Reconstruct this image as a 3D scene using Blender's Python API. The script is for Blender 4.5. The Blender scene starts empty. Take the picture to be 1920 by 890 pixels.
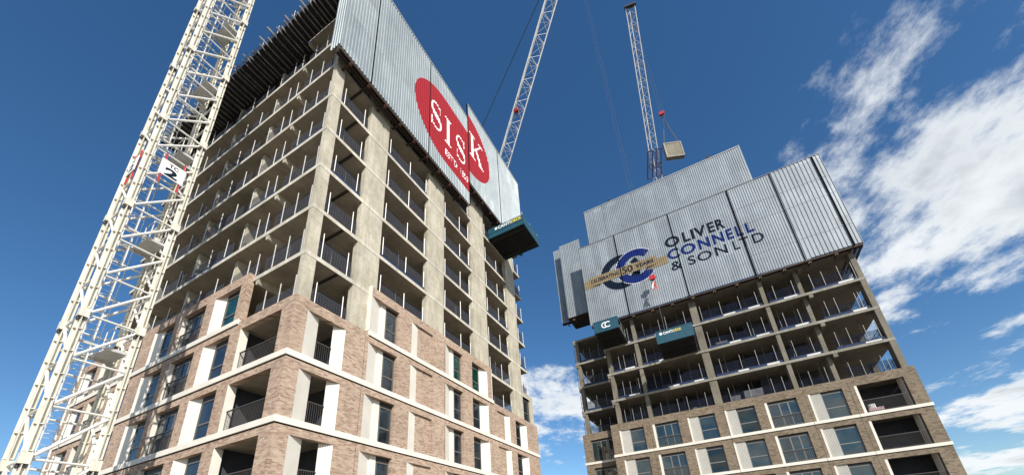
import bpy, bmesh, math, random
from mathutils import Vector, Matrix

random.seed(7)
sc = bpy.context.scene
COL = sc.collection

# ------------------------------------------------------------------ camera
CAM_POS = Vector((-9.768456, -16.194431, 1.6))
RIGHT = Vector((0.466727, -0.882061, -0.064297))
UP = Vector((-0.310689, -0.231594, 0.921866))
FWD = Vector((0.828033, 0.410283, 0.382137))
cam_d = bpy.data.cameras.new('camera')
cam_d.sensor_width = 36.0
cam_d.sensor_fit = 'HORIZONTAL'
cam_d.lens = 14.0874
cam_d.shift_x = -0.00265
cam_d.shift_y = 0.14826
cam_d.clip_end = 3000
cam = bpy.data.objects.new('camera', cam_d)
COL.objects.link(cam)
R3 = Matrix((RIGHT, UP, -FWD)).transposed()
cam.matrix_world = Matrix.Translation(CAM_POS) @ R3.to_4x4()
sc.camera = cam

# ------------------------------------------------------------------ light, sky, exposure
SUN = Vector((-0.532, -0.612, 0.585)).normalized()
sun_d = bpy.data.lights.new('sun', 'SUN')
sun_d.energy = 4.2
sun_d.angle = math.radians(0.53)
sun_d.color = (1.0, 0.94, 0.85)
sun = bpy.data.objects.new('sun', sun_d)
COL.objects.link(sun)
sun.rotation_euler = SUN.to_track_quat('Z', 'Y').to_euler()

vs = sc.view_settings
vs.view_transform = 'Standard'
vs.look = 'None'
vs.exposure = 0.5
vs.gamma = 1.0
vs.use_curve_mapping = False

world = bpy.data.worlds.new('World')
sc.world = world
world.use_nodes = True
wt = world.node_tree
wt.nodes.clear()


def wn(t, **k):
    n = wt.nodes.new(t)
    for a, b in k.items():
        setattr(n, a, b)
    return n


def wl(a, b):
    wt.links.new(a, b)


sky = wn('ShaderNodeTexSky', sky_type='NISHITA')
sky.sun_disc = False
sky.sun_elevation = math.asin(SUN.z)
sky.sun_rotation = math.atan2(SUN.x, SUN.y)
sky.altitude = 0
sky.air_density = 1.0
sky.dust_density = 0.2
sky.ozone_density = 3.0
geo = wn('ShaderNodeTexCoord')
sep = wn('ShaderNodeSeparateXYZ')
wl(geo.outputs['Generated'], sep.inputs[0])


def wmath(op, a, b=None, c=None, clamp=False):
    n = wn('ShaderNodeMath', operation=op)
    n.use_clamp = clamp
    for i, x in enumerate((a, b, c)):
        if x is None:
            continue
        if isinstance(x, (int, float)):
            n.inputs[i].default_value = x
        else:
            wl(x, n.inputs[i])
    return n.outputs[0]


def wramp(x, lo, hi, smooth=True):
    n = wn('ShaderNodeMapRange')
    n.interpolation_type = 'SMOOTHSTEP' if smooth else 'LINEAR'
    wl(x, n.inputs['Value'])
    n.inputs['From Min'].default_value = lo
    n.inputs['From Max'].default_value = hi
    return n.outputs['Result']


zz = wmath('MAXIMUM', sep.outputs['Z'], 0.02)
zz = wmath('ADD', zz, 0.10)
px = wmath('DIVIDE', sep.outputs['X'], zz)
py = wmath('DIVIDE', sep.outputs['Y'], zz)
comb = wn('ShaderNodeCombineXYZ')
wl(px, comb.inputs[0])
wl(py, comb.inputs[1])


def wnoise(scale, detail, rough, dist, rot=0.0, sx=1.0, off=(0, 0, 0)):
    m = wn('ShaderNodeMapping')
    m.inputs['Rotation'].default_value = (0, 0, rot)
    m.inputs['Scale'].default_value = (scale * sx, scale, scale)
    m.inputs['Location'].default_value = off
    wl(comb.outputs[0], m.inputs['Vector'])
    n = wn('ShaderNodeTexNoise')
    n.inputs['Scale'].default_value = 1.0
    n.inputs['Detail'].default_value = detail
    n.inputs['Roughness'].default_value = rough
    n.inputs['Distortion'].default_value = dist
    wl(m.outputs[0], n.inputs['Vector'])
    return n.outputs['Fac']


# weather: a broken cloud field lies to the south (-Y) and low down; the rest of the sky is clear
n_big = wnoise(1.3, 10, 0.6, 0.0, rot=math.radians(-30), sx=0.7, off=(6.3, 0.9, 0))
n_mid = wnoise(5.0, 10, 0.65, 0.0, rot=math.radians(-30), sx=0.8, off=(7.3, 2.2, 0))
south = wramp(wmath('MULTIPLY', py, -1.0), -0.20, 0.42)
low = wmath('MULTIPLY', wramp(sep.outputs['Z'], 0.56, 0.40), wramp(py, 2.4, 1.0))
cover = wmath('MAXIMUM', south, wmath('MULTIPLY', low, 0.98))
dens = wmath('ADD', wmath('MULTIPLY', n_big, 0.70), wmath('MULTIPLY', n_mid, 0.30))
thr = wmath('SUBTRACT', 0.84, wmath('MULTIPLY', cover, 0.385))
d2 = wmath('SUBTRACT', dens, thr)
mask = wramp(d2, -0.005, 0.09)
thick = wramp(d2, 0.03, 0.16)
n_sh = wnoise(1.9, 6, 0.55, 0.2, rot=math.radians(-30), off=(1.3, 9.2, 0))
shade = wmath('MULTIPLY', thick, wramp(n_sh, 0.40, 0.62))
ccol = wn('ShaderNodeMix', data_type='RGBA')
ccol.inputs[6].default_value = (6.6, 6.9, 7.1, 1)
ccol.inputs[7].default_value = (3.7, 4.1, 4.4, 1)
wl(shade, ccol.inputs[0])
hsv = wn('ShaderNodeHueSaturation')
hsv.inputs['Saturation'].default_value = 1.22
hsv.inputs['Value'].default_value = 0.95
wl(sky.outputs[0], hsv.inputs['Color'])
skymix = wn('ShaderNodeMix', data_type='RGBA')
wl(wmath('MULTIPLY', mask, 0.96), skymix.inputs[0])
wl(hsv.outputs[0], skymix.inputs[6])
wl(ccol.outputs[2], skymix.inputs[7])
bg = wn('ShaderNodeBackground')
bg.inputs['Strength'].default_value = 0.1
wl(skymix.outputs[2], bg.inputs[0])
wout = wn('ShaderNodeOutputWorld')
wl(bg.outputs[0], wout.inputs[0])

# ------------------------------------------------------------------ materials
def nodes_mat(name):
    m = bpy.data.materials.new(name)
    m.use_nodes = True
    t = m.node_tree
    t.nodes.clear()
    out = t.nodes.new('ShaderNodeOutputMaterial')
    b = t.nodes.new('ShaderNodeBsdfPrincipled')
    t.links.new(b.outputs[0], out.inputs[0])
    return m, t, b


def pos_node(t):
    g = t.nodes.new('ShaderNodeNewGeometry')
    return g.outputs['Position']


def tmath(t, op, a, b=None):
    n = t.nodes.new('ShaderNodeMath')
    n.operation = op
    for i, x in enumerate((a, b)):
        if x is None:
            continue
        if isinstance(x, (int, float)):
            n.inputs[i].default_value = x
        else:
            t.links.new(x, n.inputs[i])
    return n.outputs[0]


def tnoise(t, vec, scale, detail=4, rough=0.6, stretch=None):
    if stretch:
        m = t.nodes.new('ShaderNodeMapping')
        m.inputs['Scale'].default_value = stretch
        t.links.new(vec, m.inputs[0])
        vec = m.outputs[0]
    n = t.nodes.new('ShaderNodeTexNoise')
    n.inputs['Scale'].default_value = scale
    n.inputs['Detail'].default_value = detail
    n.inputs['Roughness'].default_value = rough
    t.links.new(vec, n.inputs['Vector'])
    return n.outputs['Fac']


def tramp(t, x, stops):
    r = t.nodes.new('ShaderNodeValToRGB')
    e = r.color_ramp.elements
    while len(e) < len(stops):
        e.new(0.5)
    for el, (p, c) in zip(e, stops):
        el.position = p
        el.color = (c[0], c[1], c[2], 1)
    t.links.new(x, r.inputs[0])
    return r.outputs[0]


def tmix(t, fac, a, b, mode='MIX'):
    m = t.nodes.new('ShaderNodeMix')
    m.data_type = 'RGBA'
    m.blend_type = mode
    for i, x in ((0, fac), (6, a), (7, b)):
        if isinstance(x, (int, float)):
            m.inputs[i].default_value = x
        elif isinstance(x, tuple):
            m.inputs[i].default_value = (x[0], x[1], x[2], 1)
        else:
            t.links.new(x, m.inputs[i])
    return m.outputs[2]


def tbump(t, b, h, strength, dist):
    n = t.nodes.new('ShaderNodeBump')
    n.inputs['Strength'].default_value = strength
    n.inputs['Distance'].default_value = dist
    t.links.new(h, n.inputs['Height'])
    t.links.new(n.outputs[0], b.inputs['Normal'])


def simple(name, col, rough=0.6, metal=0.0, var=0.25, scale=1.5, bump=0.0, spec=0.5, streak=False):
    m, t, b = nodes_mat(name)
    p = pos_node(t)
    n1 = tnoise(t, p, scale, 5, 0.65)
    lo = tuple(c * (1 - var) for c in col)
    hi = tuple(min(1, c * (1 + var)) for c in col)
    c = tramp(t, n1, [(0.3, lo), (0.7, hi)])
    if streak:
        n2 = tnoise(t, p, 3.0, 4, 0.6, (2.2, 2.2, 0.22))
        c = tmix(t, 0.5, c, tramp(t, n2, [(0.35, (0.55, 0.53, 0.5)), (0.62, (1.06, 1.05, 1.04))]), 'MULTIPLY')
    t.links.new(c, b.inputs['Base Color'])
    r = tmath(t, 'ADD', tmath(t, 'MULTIPLY', n1, 0.2), rough - 0.1)
    t.links.new(r, b.inputs['Roughness'])
    b.inputs['Metallic'].default_value = metal
    b.inputs['Specular IOR Level'].default_value = spec
    if bump:
        tbump(t, b, tnoise(t, p, 18, 5, 0.7), 0.5, bump)
    return m


def concrete(name, col, lines=True):
    m, t, b = nodes_mat(name)
    p = pos_node(t)
    big = tnoise(t, p, 0.55, 6, 0.65)
    fine = tnoise(t, p, 7.0, 5, 0.75)
    streak = tnoise(t, p, 1.5, 6, 0.7, (1.6, 1.6, 0.45))
    pits = tnoise(t, p, 26.0, 2, 0.5)
    lo = tuple(c * 0.83 for c in col)
    hi = tuple(min(1, c * 1.14) for c in col)
    c = tramp(t, big, [(0.32, lo), (0.68, hi)])
    c = tmix(t, 0.55, c, tramp(t, fine, [(0.3, (0.72, 0.71, 0.68)), (0.65, (1.05, 1.05, 1.05))]), 'MULTIPLY')
    c = tmix(t, 0.55, c, tramp(t, streak, [(0.40, (0.66, 0.63, 0.56)), (0.6, (1.04, 1.04, 1.03))]), 'MULTIPLY')
    c = tmix(t, 0.6, c, tramp(t, pits, [(0.28, (0.45, 0.43, 0.4)), (0.36, (1, 1, 1))]), 'MULTIPLY')
    sp = t.nodes.new('ShaderNodeSeparateXYZ')
    t.links.new(p, sp.inputs[0])
    cb = t.nodes.new('ShaderNodeCombineXYZ')
    t.links.new(tmath(t, 'ADD', sp.outputs[0], sp.outputs[1]), cb.inputs[0])
    t.links.new(sp.outputs[2], cb.inputs[1])
    br = t.nodes.new('ShaderNodeTexBrick')
    br.offset = 0.0
    br.inputs['Scale'].default_value = 1.0
    br.inputs['Brick Width'].default_value = 1.22
    br.inputs['Row Height'].default_value = 3.15
    br.inputs['Mortar Size'].default_value = 0.012
    br.inputs['Mortar Smooth'].default_value = 0.4
    br.inputs['Color1'].default_value = (1.05, 1.05, 1.04, 1)
    br.inputs['Color2'].default_value = (0.84, 0.83, 0.80, 1)
    br.inputs['Mortar'].default_value = (0.66, 0.63, 0.57, 1)
    t.links.new(cb.outputs[0], br.inputs['Vector'])
    c = tmix(t, 0.8, c, br.outputs['Color'], 'MULTIPLY')
    t.links.new(c, b.inputs['Base Color'])
    b.inputs['Roughness'].default_value = 0.85
    b.inputs['Specular IOR Level'].default_value = 0.25
    tbump(t, b, fine, 0.4, 0.02)
    return m


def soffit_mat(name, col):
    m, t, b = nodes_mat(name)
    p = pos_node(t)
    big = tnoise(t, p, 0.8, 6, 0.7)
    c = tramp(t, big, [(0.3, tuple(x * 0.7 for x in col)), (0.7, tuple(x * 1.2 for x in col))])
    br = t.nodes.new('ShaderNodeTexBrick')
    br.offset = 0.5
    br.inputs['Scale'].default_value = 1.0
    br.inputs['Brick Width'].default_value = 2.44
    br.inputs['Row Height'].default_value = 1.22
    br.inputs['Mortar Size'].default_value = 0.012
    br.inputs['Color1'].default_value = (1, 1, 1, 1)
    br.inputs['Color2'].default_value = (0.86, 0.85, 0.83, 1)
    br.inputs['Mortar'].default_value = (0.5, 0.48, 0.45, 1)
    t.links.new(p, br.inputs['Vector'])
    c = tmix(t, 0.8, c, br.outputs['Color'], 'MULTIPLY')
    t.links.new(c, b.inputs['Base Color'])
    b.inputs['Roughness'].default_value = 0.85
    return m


def brick_mat(name, cols, mortar, dark):
    m, t, b = nodes_mat(name)
    p = pos_node(t)
    s = t.nodes.new('ShaderNodeSeparateXYZ')
    t.links.new(p, s.inputs[0])
    a = tmath(t, 'ADD', s.outputs[0], s.outputs[1])
    cmb = t.nodes.new('ShaderNodeCombineXYZ')
    t.links.new(a, cmb.inputs[0])
    t.links.new(s.outputs[2], cmb.inputs[1])
    br = t.nodes.new('ShaderNodeTexBrick')
    br.inputs['Scale'].default_value = 1.0
    br.inputs['Brick Width'].default_value = 0.225
    br.inputs['Row Height'].default_value = 0.075
    br.inputs['Mortar Size'].default_value = 0.006
    br.inputs['Mortar Smooth'].default_value = 0.2
    br.inputs['Bias'].default_value = 0.0
    br.inputs['Color1'].default_value = (0, 0, 0, 1)
    br.inputs['Color2'].default_value = (1, 1, 1, 1)
    br.inputs['Mortar'].default_value = (0.5, 0.5, 0.5, 1)
    t.links.new(cmb.outputs[0], br.inputs['Vector'])
    n1 = tnoise(t, cmb.outputs[0], 1.0, 3, 0.7, (9.0, 20.0, 1))
    v = tmath(t, 'ADD', tmath(t, 'ADD', tmath(t, 'MULTIPLY', br.outputs['Color'], 0.56), 0.12), tmath(t, 'MULTIPLY', tmath(t, 'SUBTRACT', n1, 0.30), 0.36))
    c = tramp(t, v, [(0.10, dark), (0.30, cols[0]), (0.52, cols[1]), (0.78, cols[2]), (0.98, cols[3])])
    c = tmix(t, br.outputs['Fac'], c, mortar)
    big = tnoise(t, p, 0.5, 5, 0.6)
    c = tmix(t, 0.7, c, tramp(t, big, [(0.3, (0.78, 0.77, 0.76)), (0.7, (1.12, 1.12, 1.12))]), 'MULTIPLY')
    t.links.new(c, b.inputs['Base Color'])
    b.inputs['Roughness'].default_value = 0.9
    b.inputs['Specular IOR Level'].default_value = 0.15
    h = tmath(t, 'SUBTRACT', tmath(t, 'MULTIPLY', n1, 0.25), br.outputs['Fac'])
    tbump(t, b, h, 0.5, 0.010)
    return m


def sheet_mat(name, col, rough):
    # galvanised profiled sheet: dull metal with lap lines, water marks and a few scuffs
    m, t, b = nodes_mat(name)
    p = pos_node(t)
    s = t.nodes.new('ShaderNodeSeparateXYZ')
    t.links.new(p, s.inputs[0])
    n1 = tnoise(t, p, 0.35, 5, 0.6)
    n2 = tnoise(t, p, 4.0, 5, 0.7, (1.6, 1.6, 0.12))
    n3 = tnoise(t, p, 2.2, 4, 0.8)
    c = tramp(t, n1, [(0.3, tuple(x * 0.86 for x in col)), (0.7, tuple(min(1, x * 1.08) for x in col))])
    c = tmix(t, 0.5, c, tramp(t, n2, [(0.33, (0.70, 0.72, 0.74)), (0.6, (1.04, 1.04, 1.04))]), 'MULTIPLY')
    c = tmix(t, 0.35, c, tramp(t, n3, [(0.25, (0.62, 0.64, 0.66)), (0.45, (1, 1, 1))]), 'MULTIPLY')
    sx = tmath(t, 'FLOOR', tmath(t, 'MULTIPLY', tmath(t, 'ADD', s.outputs[0], s.outputs[1]), 1.03))
    sz = tmath(t, 'FLOOR', tmath(t, 'MULTIPLY', tmath(t, 'ADD', s.outputs[2], 1.35), 0.26))
    cm = t.nodes.new('ShaderNodeCombineXYZ')
    t.links.new(sx, cm.inputs[0])
    t.links.new(sz, cm.inputs[1])
    wnz = t.nodes.new('ShaderNodeTexWhiteNoise')
    wnz.noise_dimensions = '2D'
    t.links.new(cm.outputs[0], wnz.inputs['Vector'])
    c = tmix(t, 1.0, c, tramp(t, wnz.outputs['Value'], [(0.0, (0.86, 0.87, 0.88)), (0.9, (1.03, 1.03, 1.03)), (1.0, (1.12, 1.12, 1.12))]), 'MULTIPLY')
    t.links.new(c, b.inputs['Base Color'])
    b.inputs['Metallic'].default_value = 0.25
    r = tmath(t, 'ADD', tmath(t, 'MULTIPLY', n3, 0.25), rough - 0.12)
    t.links.new(r, b.inputs['Roughness'])
    return m


def glass_mat(name, col, ior=1.6):
    m, t, b = nodes_mat(name)
    p = pos_node(t)
    n = tnoise(t, p, 0.9, 3, 0.5)
    c = tramp(t, n, [(0.35, tuple(x * 0.6 for x in col)), (0.68, tuple(x * 1.5 for x in col))])
    t.links.new(c, b.inputs['Base Color'])
    b.inputs['Roughness'].default_value = 0.025
    b.inputs['IOR'].default_value = ior
    b.inputs['Specular IOR Level'].default_value = 0.6
    tbump(t, b, tnoise(t, p, 1.3, 2, 0.5), 0.05, 0.03)
    return m


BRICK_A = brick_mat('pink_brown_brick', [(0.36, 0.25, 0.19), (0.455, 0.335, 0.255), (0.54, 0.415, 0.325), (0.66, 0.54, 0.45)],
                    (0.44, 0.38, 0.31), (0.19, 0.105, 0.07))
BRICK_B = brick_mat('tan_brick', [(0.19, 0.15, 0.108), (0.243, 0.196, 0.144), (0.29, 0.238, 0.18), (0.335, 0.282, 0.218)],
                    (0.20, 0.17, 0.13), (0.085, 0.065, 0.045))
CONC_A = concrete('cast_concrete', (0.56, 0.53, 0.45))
CONC_B = concrete('dimmed_concrete', (0.235, 0.22, 0.185))  # concrete darkened in colour to stand in for the right tower's dimmer light
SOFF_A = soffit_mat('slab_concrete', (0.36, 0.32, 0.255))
SOFF_B = soffit_mat('slab_concrete_grey', (0.20, 0.18, 0.145))  # soffit concrete darkened likewise for the right tower's dimmer light
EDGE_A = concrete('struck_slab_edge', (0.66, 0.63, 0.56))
EDGE_B = concrete('grey_slab_edge', (0.34, 0.335, 0.30))  # edge tone lowered in colour for the same dimmer light
CREAM = simple('cream_cast_stone', (0.74, 0.71, 0.635), 0.75, var=0.08, scale=0.8, streak=False)
CREAM_B = simple('shaded_cast_stone', (0.52, 0.51, 0.47), 0.75, var=0.07, scale=1.2)  # cream with the shade between the flutes put into its tone
SHEET_A = sheet_mat('profiled_steel_sheet', (0.31, 0.355, 0.375), 0.5)
SHEET_B = sheet_mat('grey_profiled_sheet', (0.325, 0.365, 0.395), 0.5)
FRAME_A = simple('bronze_window_frame', (0.13, 0.125, 0.115), 0.45, var=0.1)
FRAME_B = simple('grey_window_frame', (0.17, 0.175, 0.17), 0.45, var=0.1)
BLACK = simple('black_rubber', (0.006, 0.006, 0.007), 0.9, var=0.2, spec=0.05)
RAILM = simple('dark_bronze_metal', (0.065, 0.058, 0.052), 0.5, var=0.15)
DARK = simple('black_metal', (0.022, 0.021, 0.021), 0.5, var=0.2)
RUSTY = simple('rusty_steel_beam', (0.05, 0.032, 0.025), 0.7, metal=0.2, var=0.4, scale=3)
PLY = simple('dark_formwork_ply', (0.02, 0.019, 0.02), 0.8, var=0.35, scale=2)
JOIST = simple('aluminium_joist', (0.22, 0.215, 0.21), 0.5, metal=0.3, var=0.5, scale=2)
GALV = simple('galvanised_tube', (0.55, 0.55, 0.53), 0.5, metal=0.3, var=0.15, scale=6)
GALV_D = simple('dull_galvanised_tube', (0.23, 0.23, 0.22), 0.55, metal=0.3, var=0.2, scale=6)
WIRE = simple('wire_mesh_steel', (0.16, 0.17, 0.2), 0.6, metal=0.3, var=0.2, scale=6)
NETBLUE = simple('blue_debris_net', (0.008, 0.026, 0.085), 0.8, var=0.4, scale=5)
CRANE = simple('cream_crane_paint', (0.76, 0.735, 0.64), 0.45, var=0.08, scale=2.5, streak=True)
CRANE_W = simple('white_crane_paint', (0.70, 0.695, 0.66), 0.4, var=0.07, scale=2.5)
NAVY = simple('navy_paint', (0.02, 0.025, 0.10), 0.5, var=0.2)
RED = simple('red_paint', (0.50, 0.025, 0.03), 0.5, var=0.15)
RUST_RED = simple('rust_red_bolt', (0.17, 0.05, 0.03), 0.6, var=0.3)
ORANGE = simple('orange_red_paint', (0.62, 0.10, 0.04), 0.5, var=0.2)
ROPE = simple('wire_rope', (0.06, 0.065, 0.08), 0.6, var=0.2)
TEAL = simple('teal_deck_paint', (0.008, 0.072, 0.115), 0.55, var=0.25, scale=3)
LOGO_RED = simple('printed_red', (0.30, 0.010, 0.020), 0.7, spec=0.2, var=0.08)
LOGO_WHITE = simple('printed_white', (0.82, 0.82, 0.82), 0.6, var=0.04)
LOGO_NAVY = simple('printed_navy', (0.003, 0.011, 0.028), 0.75, var=0.1, spec=0.15)
LOGO_BLUE = simple('printed_blue', (0.006, 0.022, 0.15), 0.75, var=0.1, spec=0.15)
LOGO_GOLD = simple('printed_gold', (0.25, 0.195, 0.11), 0.6, var=0.15)
LOGO_YELLOW = simple('printed_yellow', (0.75, 0.62, 0.05), 0.6, var=0.1)
BLOCKW = simple('darkened_blockwork', (0.05, 0.053, 0.065), 0.9, var=0.25, scale=1.2)  # coloured near black to paint in the gloom of the open floors
BOARD = simple('white_board', (0.62, 0.62, 0.60), 0.7, var=0.1)
TIMBER = simple('pale_timber', (0.36, 0.25, 0.14), 0.8, var=0.25, scale=3)
GLASS_A = glass_mat('dark_window_glass', (0.018, 0.026, 0.034))
GLASS_G = glass_mat('green_window_film', (0.006, 0.045, 0.038))
GLASS_B = glass_mat('teal_window_glass', (0.016, 0.030, 0.033), 1.75)
GLASS_BD = glass_mat('dark_green_window_glass', (0.008, 0.016, 0.015), 1.55)
WRAP = simple('grey_wrapping', (0.20, 0.20, 0.22), 0.5, var=0.25, scale=3)
STRIPE = simple('striped_wrapping', (0.60, 0.42, 0.42), 0.7, var=0.5, scale=9)
NET, _t, _b = nodes_mat('dark_debris_net')
_b.inputs['Base Color'].default_value = (0.012, 0.016, 0.030, 1)
_b.inputs['Roughness'].default_value = 0.9
_b.inputs['Specular IOR Level'].default_value = 0.1
_p = pos_node(_t)
_n = tnoise(_t, _p, 1.1, 4, 0.7)
_t.links.new(tmath(_t, 'ADD', tmath(_t, 'MULTIPLY', _n, 0.7), 0.18), _b.inputs['Alpha'])
GROUND_M = simple('site_hardcore', (0.16, 0.138, 0.108), 0.95, var=0.35, scale=0.6)

# ------------------------------------------------------------------ helpers
PW = {}          # world matrix of every object


def link(o, parent=None, W=None):
    COL.objects.link(o)
    W = W or Matrix.Identity(4)
    PW[o.name] = W
    if parent is not None:
        o.parent = parent
        o.matrix_basis = PW[parent.name].inverted() @ W
    else:
        o.matrix_basis = W
    return o


def thing(name, label, cat, loc=(0, 0, 0), group=None):
    o = bpy.data.objects.new(name, None)
    o.empty_display_size = 0.3
    link(o, None, Matrix.Translation(loc))
    o['label'] = label
    o['category'] = cat
    if group:
        o['group'] = group
    return o


class MB:
    def __init__(self):
        self.v = []
        self.f = []
        self.mi = []
        self.m = 0

    def add(self, vs, fs):
        n = len(self.v)
        self.v += [tuple(p) for p in vs]
        self.f += [tuple(i + n for i in q) for q in fs]
        self.mi += [self.m] * len(fs)

    def box(self, x0, x1, y0, y1, z0, z1, T=None):
        vs = [(x, y, z) for x in (x0, x1) for y in (y0, y1) for z in (z0, z1)]
        if T:
            vs = [T(*p) for p in vs]
        self.add(vs, [(0, 1, 3, 2), (4, 6, 7, 5), (0, 4, 5, 1), (2, 3, 7, 6), (0, 2, 6, 4), (1, 5, 7, 3)])

    def slab(self, x0, x1, y0, y1, z0, z1):
        n = len(self.mi)
        self.box(x0, x1, y0, y1, z0, z1)
        for i in range(4):
            self.mi[n + i] = 1

    def prism(self, poly, z0, z1, T=None):
        n = len(poly)
        vs = [(a, b, z0) for a, b in poly] + [(a, b, z1) for a, b in poly]
        if T:
            vs = [T(*p) for p in vs]
        fs = [tuple(range(n)), tuple(range(2 * n - 1, n - 1, -1))]
        fs += [(i, (i + 1) % n, n + (i + 1) % n, n + i) for i in range(n)]
        self.add(vs, fs)

    def tube(self, p, q, r, n=6):
        p = Vector(p)
        q = Vector(q)
        d = q - p
        if d.length < 1e-6:
            return
        d.normalize()
        a = d.orthogonal().normalized()
        b = d.cross(a)
        vs = []
        for c in (p, q):
            for i in range(n):
                t = 2 * math.pi * i / n
                vs.append(c + (a * math.cos(t) + b * math.sin(t)) * r)
        fs = [(i, (i + 1) % n, n + (i + 1) % n, n + i) for i in range(n)]
        fs += [tuple(range(n - 1, -1, -1)), tuple(range(n, 2 * n))]
        self.add(vs, fs)

    def bar(self, p, q, w, h, up=(0, 0, 1)):
        p = Vector(p)
        q = Vector(q)
        d = (q - p).normalized()
        u = Vector(up)
        if abs(d.dot(u)) > 0.98:
            u = Vector((1, 0, 0))
        s = d.cross(u).normalized()
        u = s.cross(d)
        vs = []
        for c in (p, q):
            for i, j in ((-1, -1), (1, -1), (1, 1), (-1, 1)):
                vs.append(c + s * (w / 2 * i) + u * (h / 2 * j))
        self.add(vs, [(3, 2, 1, 0), (4, 5, 6, 7), (0, 1, 5, 4), (1, 2, 6, 5), (2, 3, 7, 6), (3, 0, 4, 7)])

    def path(self, pts, r, n=6):
        for a, b in zip(pts, pts[1:]):
            self.tube(a, b, r, n)

    def mesh(self, name, mats):
        me = bpy.data.meshes.new(name)
        me.from_pydata(self.v, [], self.f)
        if not isinstance(mats, (list, tuple)):
            mats = [mats]
        for m in mats:
            me.materials.append(m)
        if len(mats) > 1:
            me.polygons.foreach_set('material_index', self.mi)
        bm = bmesh.new()
        bm.from_mesh(me)
        bmesh.ops.recalc_face_normals(bm, faces=bm.faces)
        bm.to_mesh(me)
        bm.free()
        return me

    def build(self, name, mats, parent=None, label=None):
        o = bpy.data.objects.new(name, self.mesh(name, mats))
        link(o, parent)
        if label:
            o['label'] = label
        return o


def top(o, label, cat, group=None):
    o['label'] = label
    o['category'] = cat
    if group:
        o['group'] = group
    return o


_unit = {}


def unit_tube(mat, n=6):
    k = (mat.name, n)
    if k not in _unit:
        mb = MB()
        mb.tube((0, 0, 0), (0, 0, 1), 1.0, n)
        me = mb.mesh('tube', mat)
        _unit[k] = me
    return _unit[k]


def rod(name, p, q, r, mat, parent, n=6):
    p = Vector(p)
    q = Vector(q)
    d = q - p
    W = Matrix.Translation(p) @ d.to_track_quat('Z', 'Y').to_matrix().to_4x4() @ Matrix.Diagonal((r, r, d.length, 1))
    o = bpy.data.objects.new(name, unit_tube(mat, n))
    return link(o, parent, W)


def moved(me, name, parent, loc):
    o = bpy.data.objects.new(name, me)
    return link(o, parent, Matrix.Translation(loc))


ORD = ['first', 'second', 'third', 'fourth', 'fifth', 'sixth', 'seventh', 'eighth', 'ninth', 'tenth']


def wall_mesh(T, a0, a1, z0, z1, holes, d0, d1):
    """solid wall (a, depth, z) with rectangular holes"""
    A = sorted({a0, a1} | {h[0] for h in holes} | {h[1] for h in holes})
    Z = sorted({z0, z1} | {h[2] for h in holes} | {h[3] for h in holes})
    A = [a for a in A if a0 <= a <= a1]
    Z = [z for z in Z if z0 <= z <= z1]
    na, nz = len(A) - 1, len(Z) - 1

    def full(i, j):
        if i < 0 or j < 0 or i >= na or j >= nz:
            return False
        ca, cz = (A[i] + A[i + 1]) / 2, (Z[j] + Z[j + 1]) / 2
        return not any(h[0] < ca < h[1] and h[2] < cz < h[3] for h in holes)

    mb = MB()
    idx = {}

    def V(i, j, k):
        if (i, j, k) not in idx:
            idx[(i, j, k)] = len(mb.v)
            mb.v.append(tuple(T(A[i], (d0, d1)[k], Z[j])))
        return idx[(i, j, k)]

    for i in range(na):
        for j in range(nz):
            if not full(i, j):
                continue
            mb.f.append((V(i, j, 0), V(i + 1, j, 0), V(i + 1, j + 1, 0), V(i, j + 1, 0)))
            mb.f.append((V(i, j, 1), V(i, j + 1, 1), V(i + 1, j + 1, 1), V(i + 1, j, 1)))
            if not full(i - 1, j):
                mb.f.append((V(i, j, 0), V(i, j + 1, 0), V(i, j + 1, 1), V(i, j, 1)))
            if not full(i + 1, j):
                mb.f.append((V(i + 1, j, 0), V(i + 1, j, 1), V(i + 1, j + 1, 1), V(i + 1, j + 1, 0)))
            if not full(i, j - 1):
                mb.f.append((V(i, j, 0), V(i, j, 1), V(i + 1, j, 1), V(i + 1, j, 0)))
            if not full(i, j + 1):
                mb.f.append((V(i, j + 1, 0), V(i + 1, j + 1, 0), V(i + 1, j + 1, 1), V(i, j + 1, 1)))
    mb.mi = [0] * len(mb.f)
    return mb


def splay(T, af, ad, z0, z1, depth, parent, mat, name='splayed_panel'):
    s = 0.004 if ad > af else -0.004
    mb = MB()
    mb.prism([(af + s, 0.004), (ad, depth), (af + s, depth)], z0 + 0.003, z1 - 0.003, T)
    return mb.build(name, mat, parent)


def fluted(T, p0, p1, z0, z1, parent, mat, period=0.105, fd=0.03, back=0.06):
    """upright fluted panel from plan point p0 to p1 (a, d)"""
    L = math.hypot(p1[0] - p0[0], p1[1] - p0[1])
    tx, ty = (p1[0] - p0[0]) / L, (p1[1] - p0[1]) / L
    nx, ny = -ty, tx
    if ny > 0:
        nx, ny = -nx, -ny          # outward = towards smaller depth
    n = max(2, round(L / period))
    pr = []
    for i in range(n):
        for fr, h in ((0.0, fd), (0.55, fd), (0.68, 0), (0.87, 0)):
            s = (i + fr) / n * L
            pr.append((p0[0] + tx * s + nx * h, p0[1] + ty * s + ny * h))
    pr.append((p1[0] + nx * fd, p1[1] + ny * fd))
    bk = [(p1[0] - nx * back, p1[1] - ny * back), (p0[0] - nx * back, p0[1] - ny * back)]
    mb = MB()
    mb.prism(pr + bk, z0 + 0.003, z1 - 0.003, T)
    return mb.build('fluted_panel', mat, parent)


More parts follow.
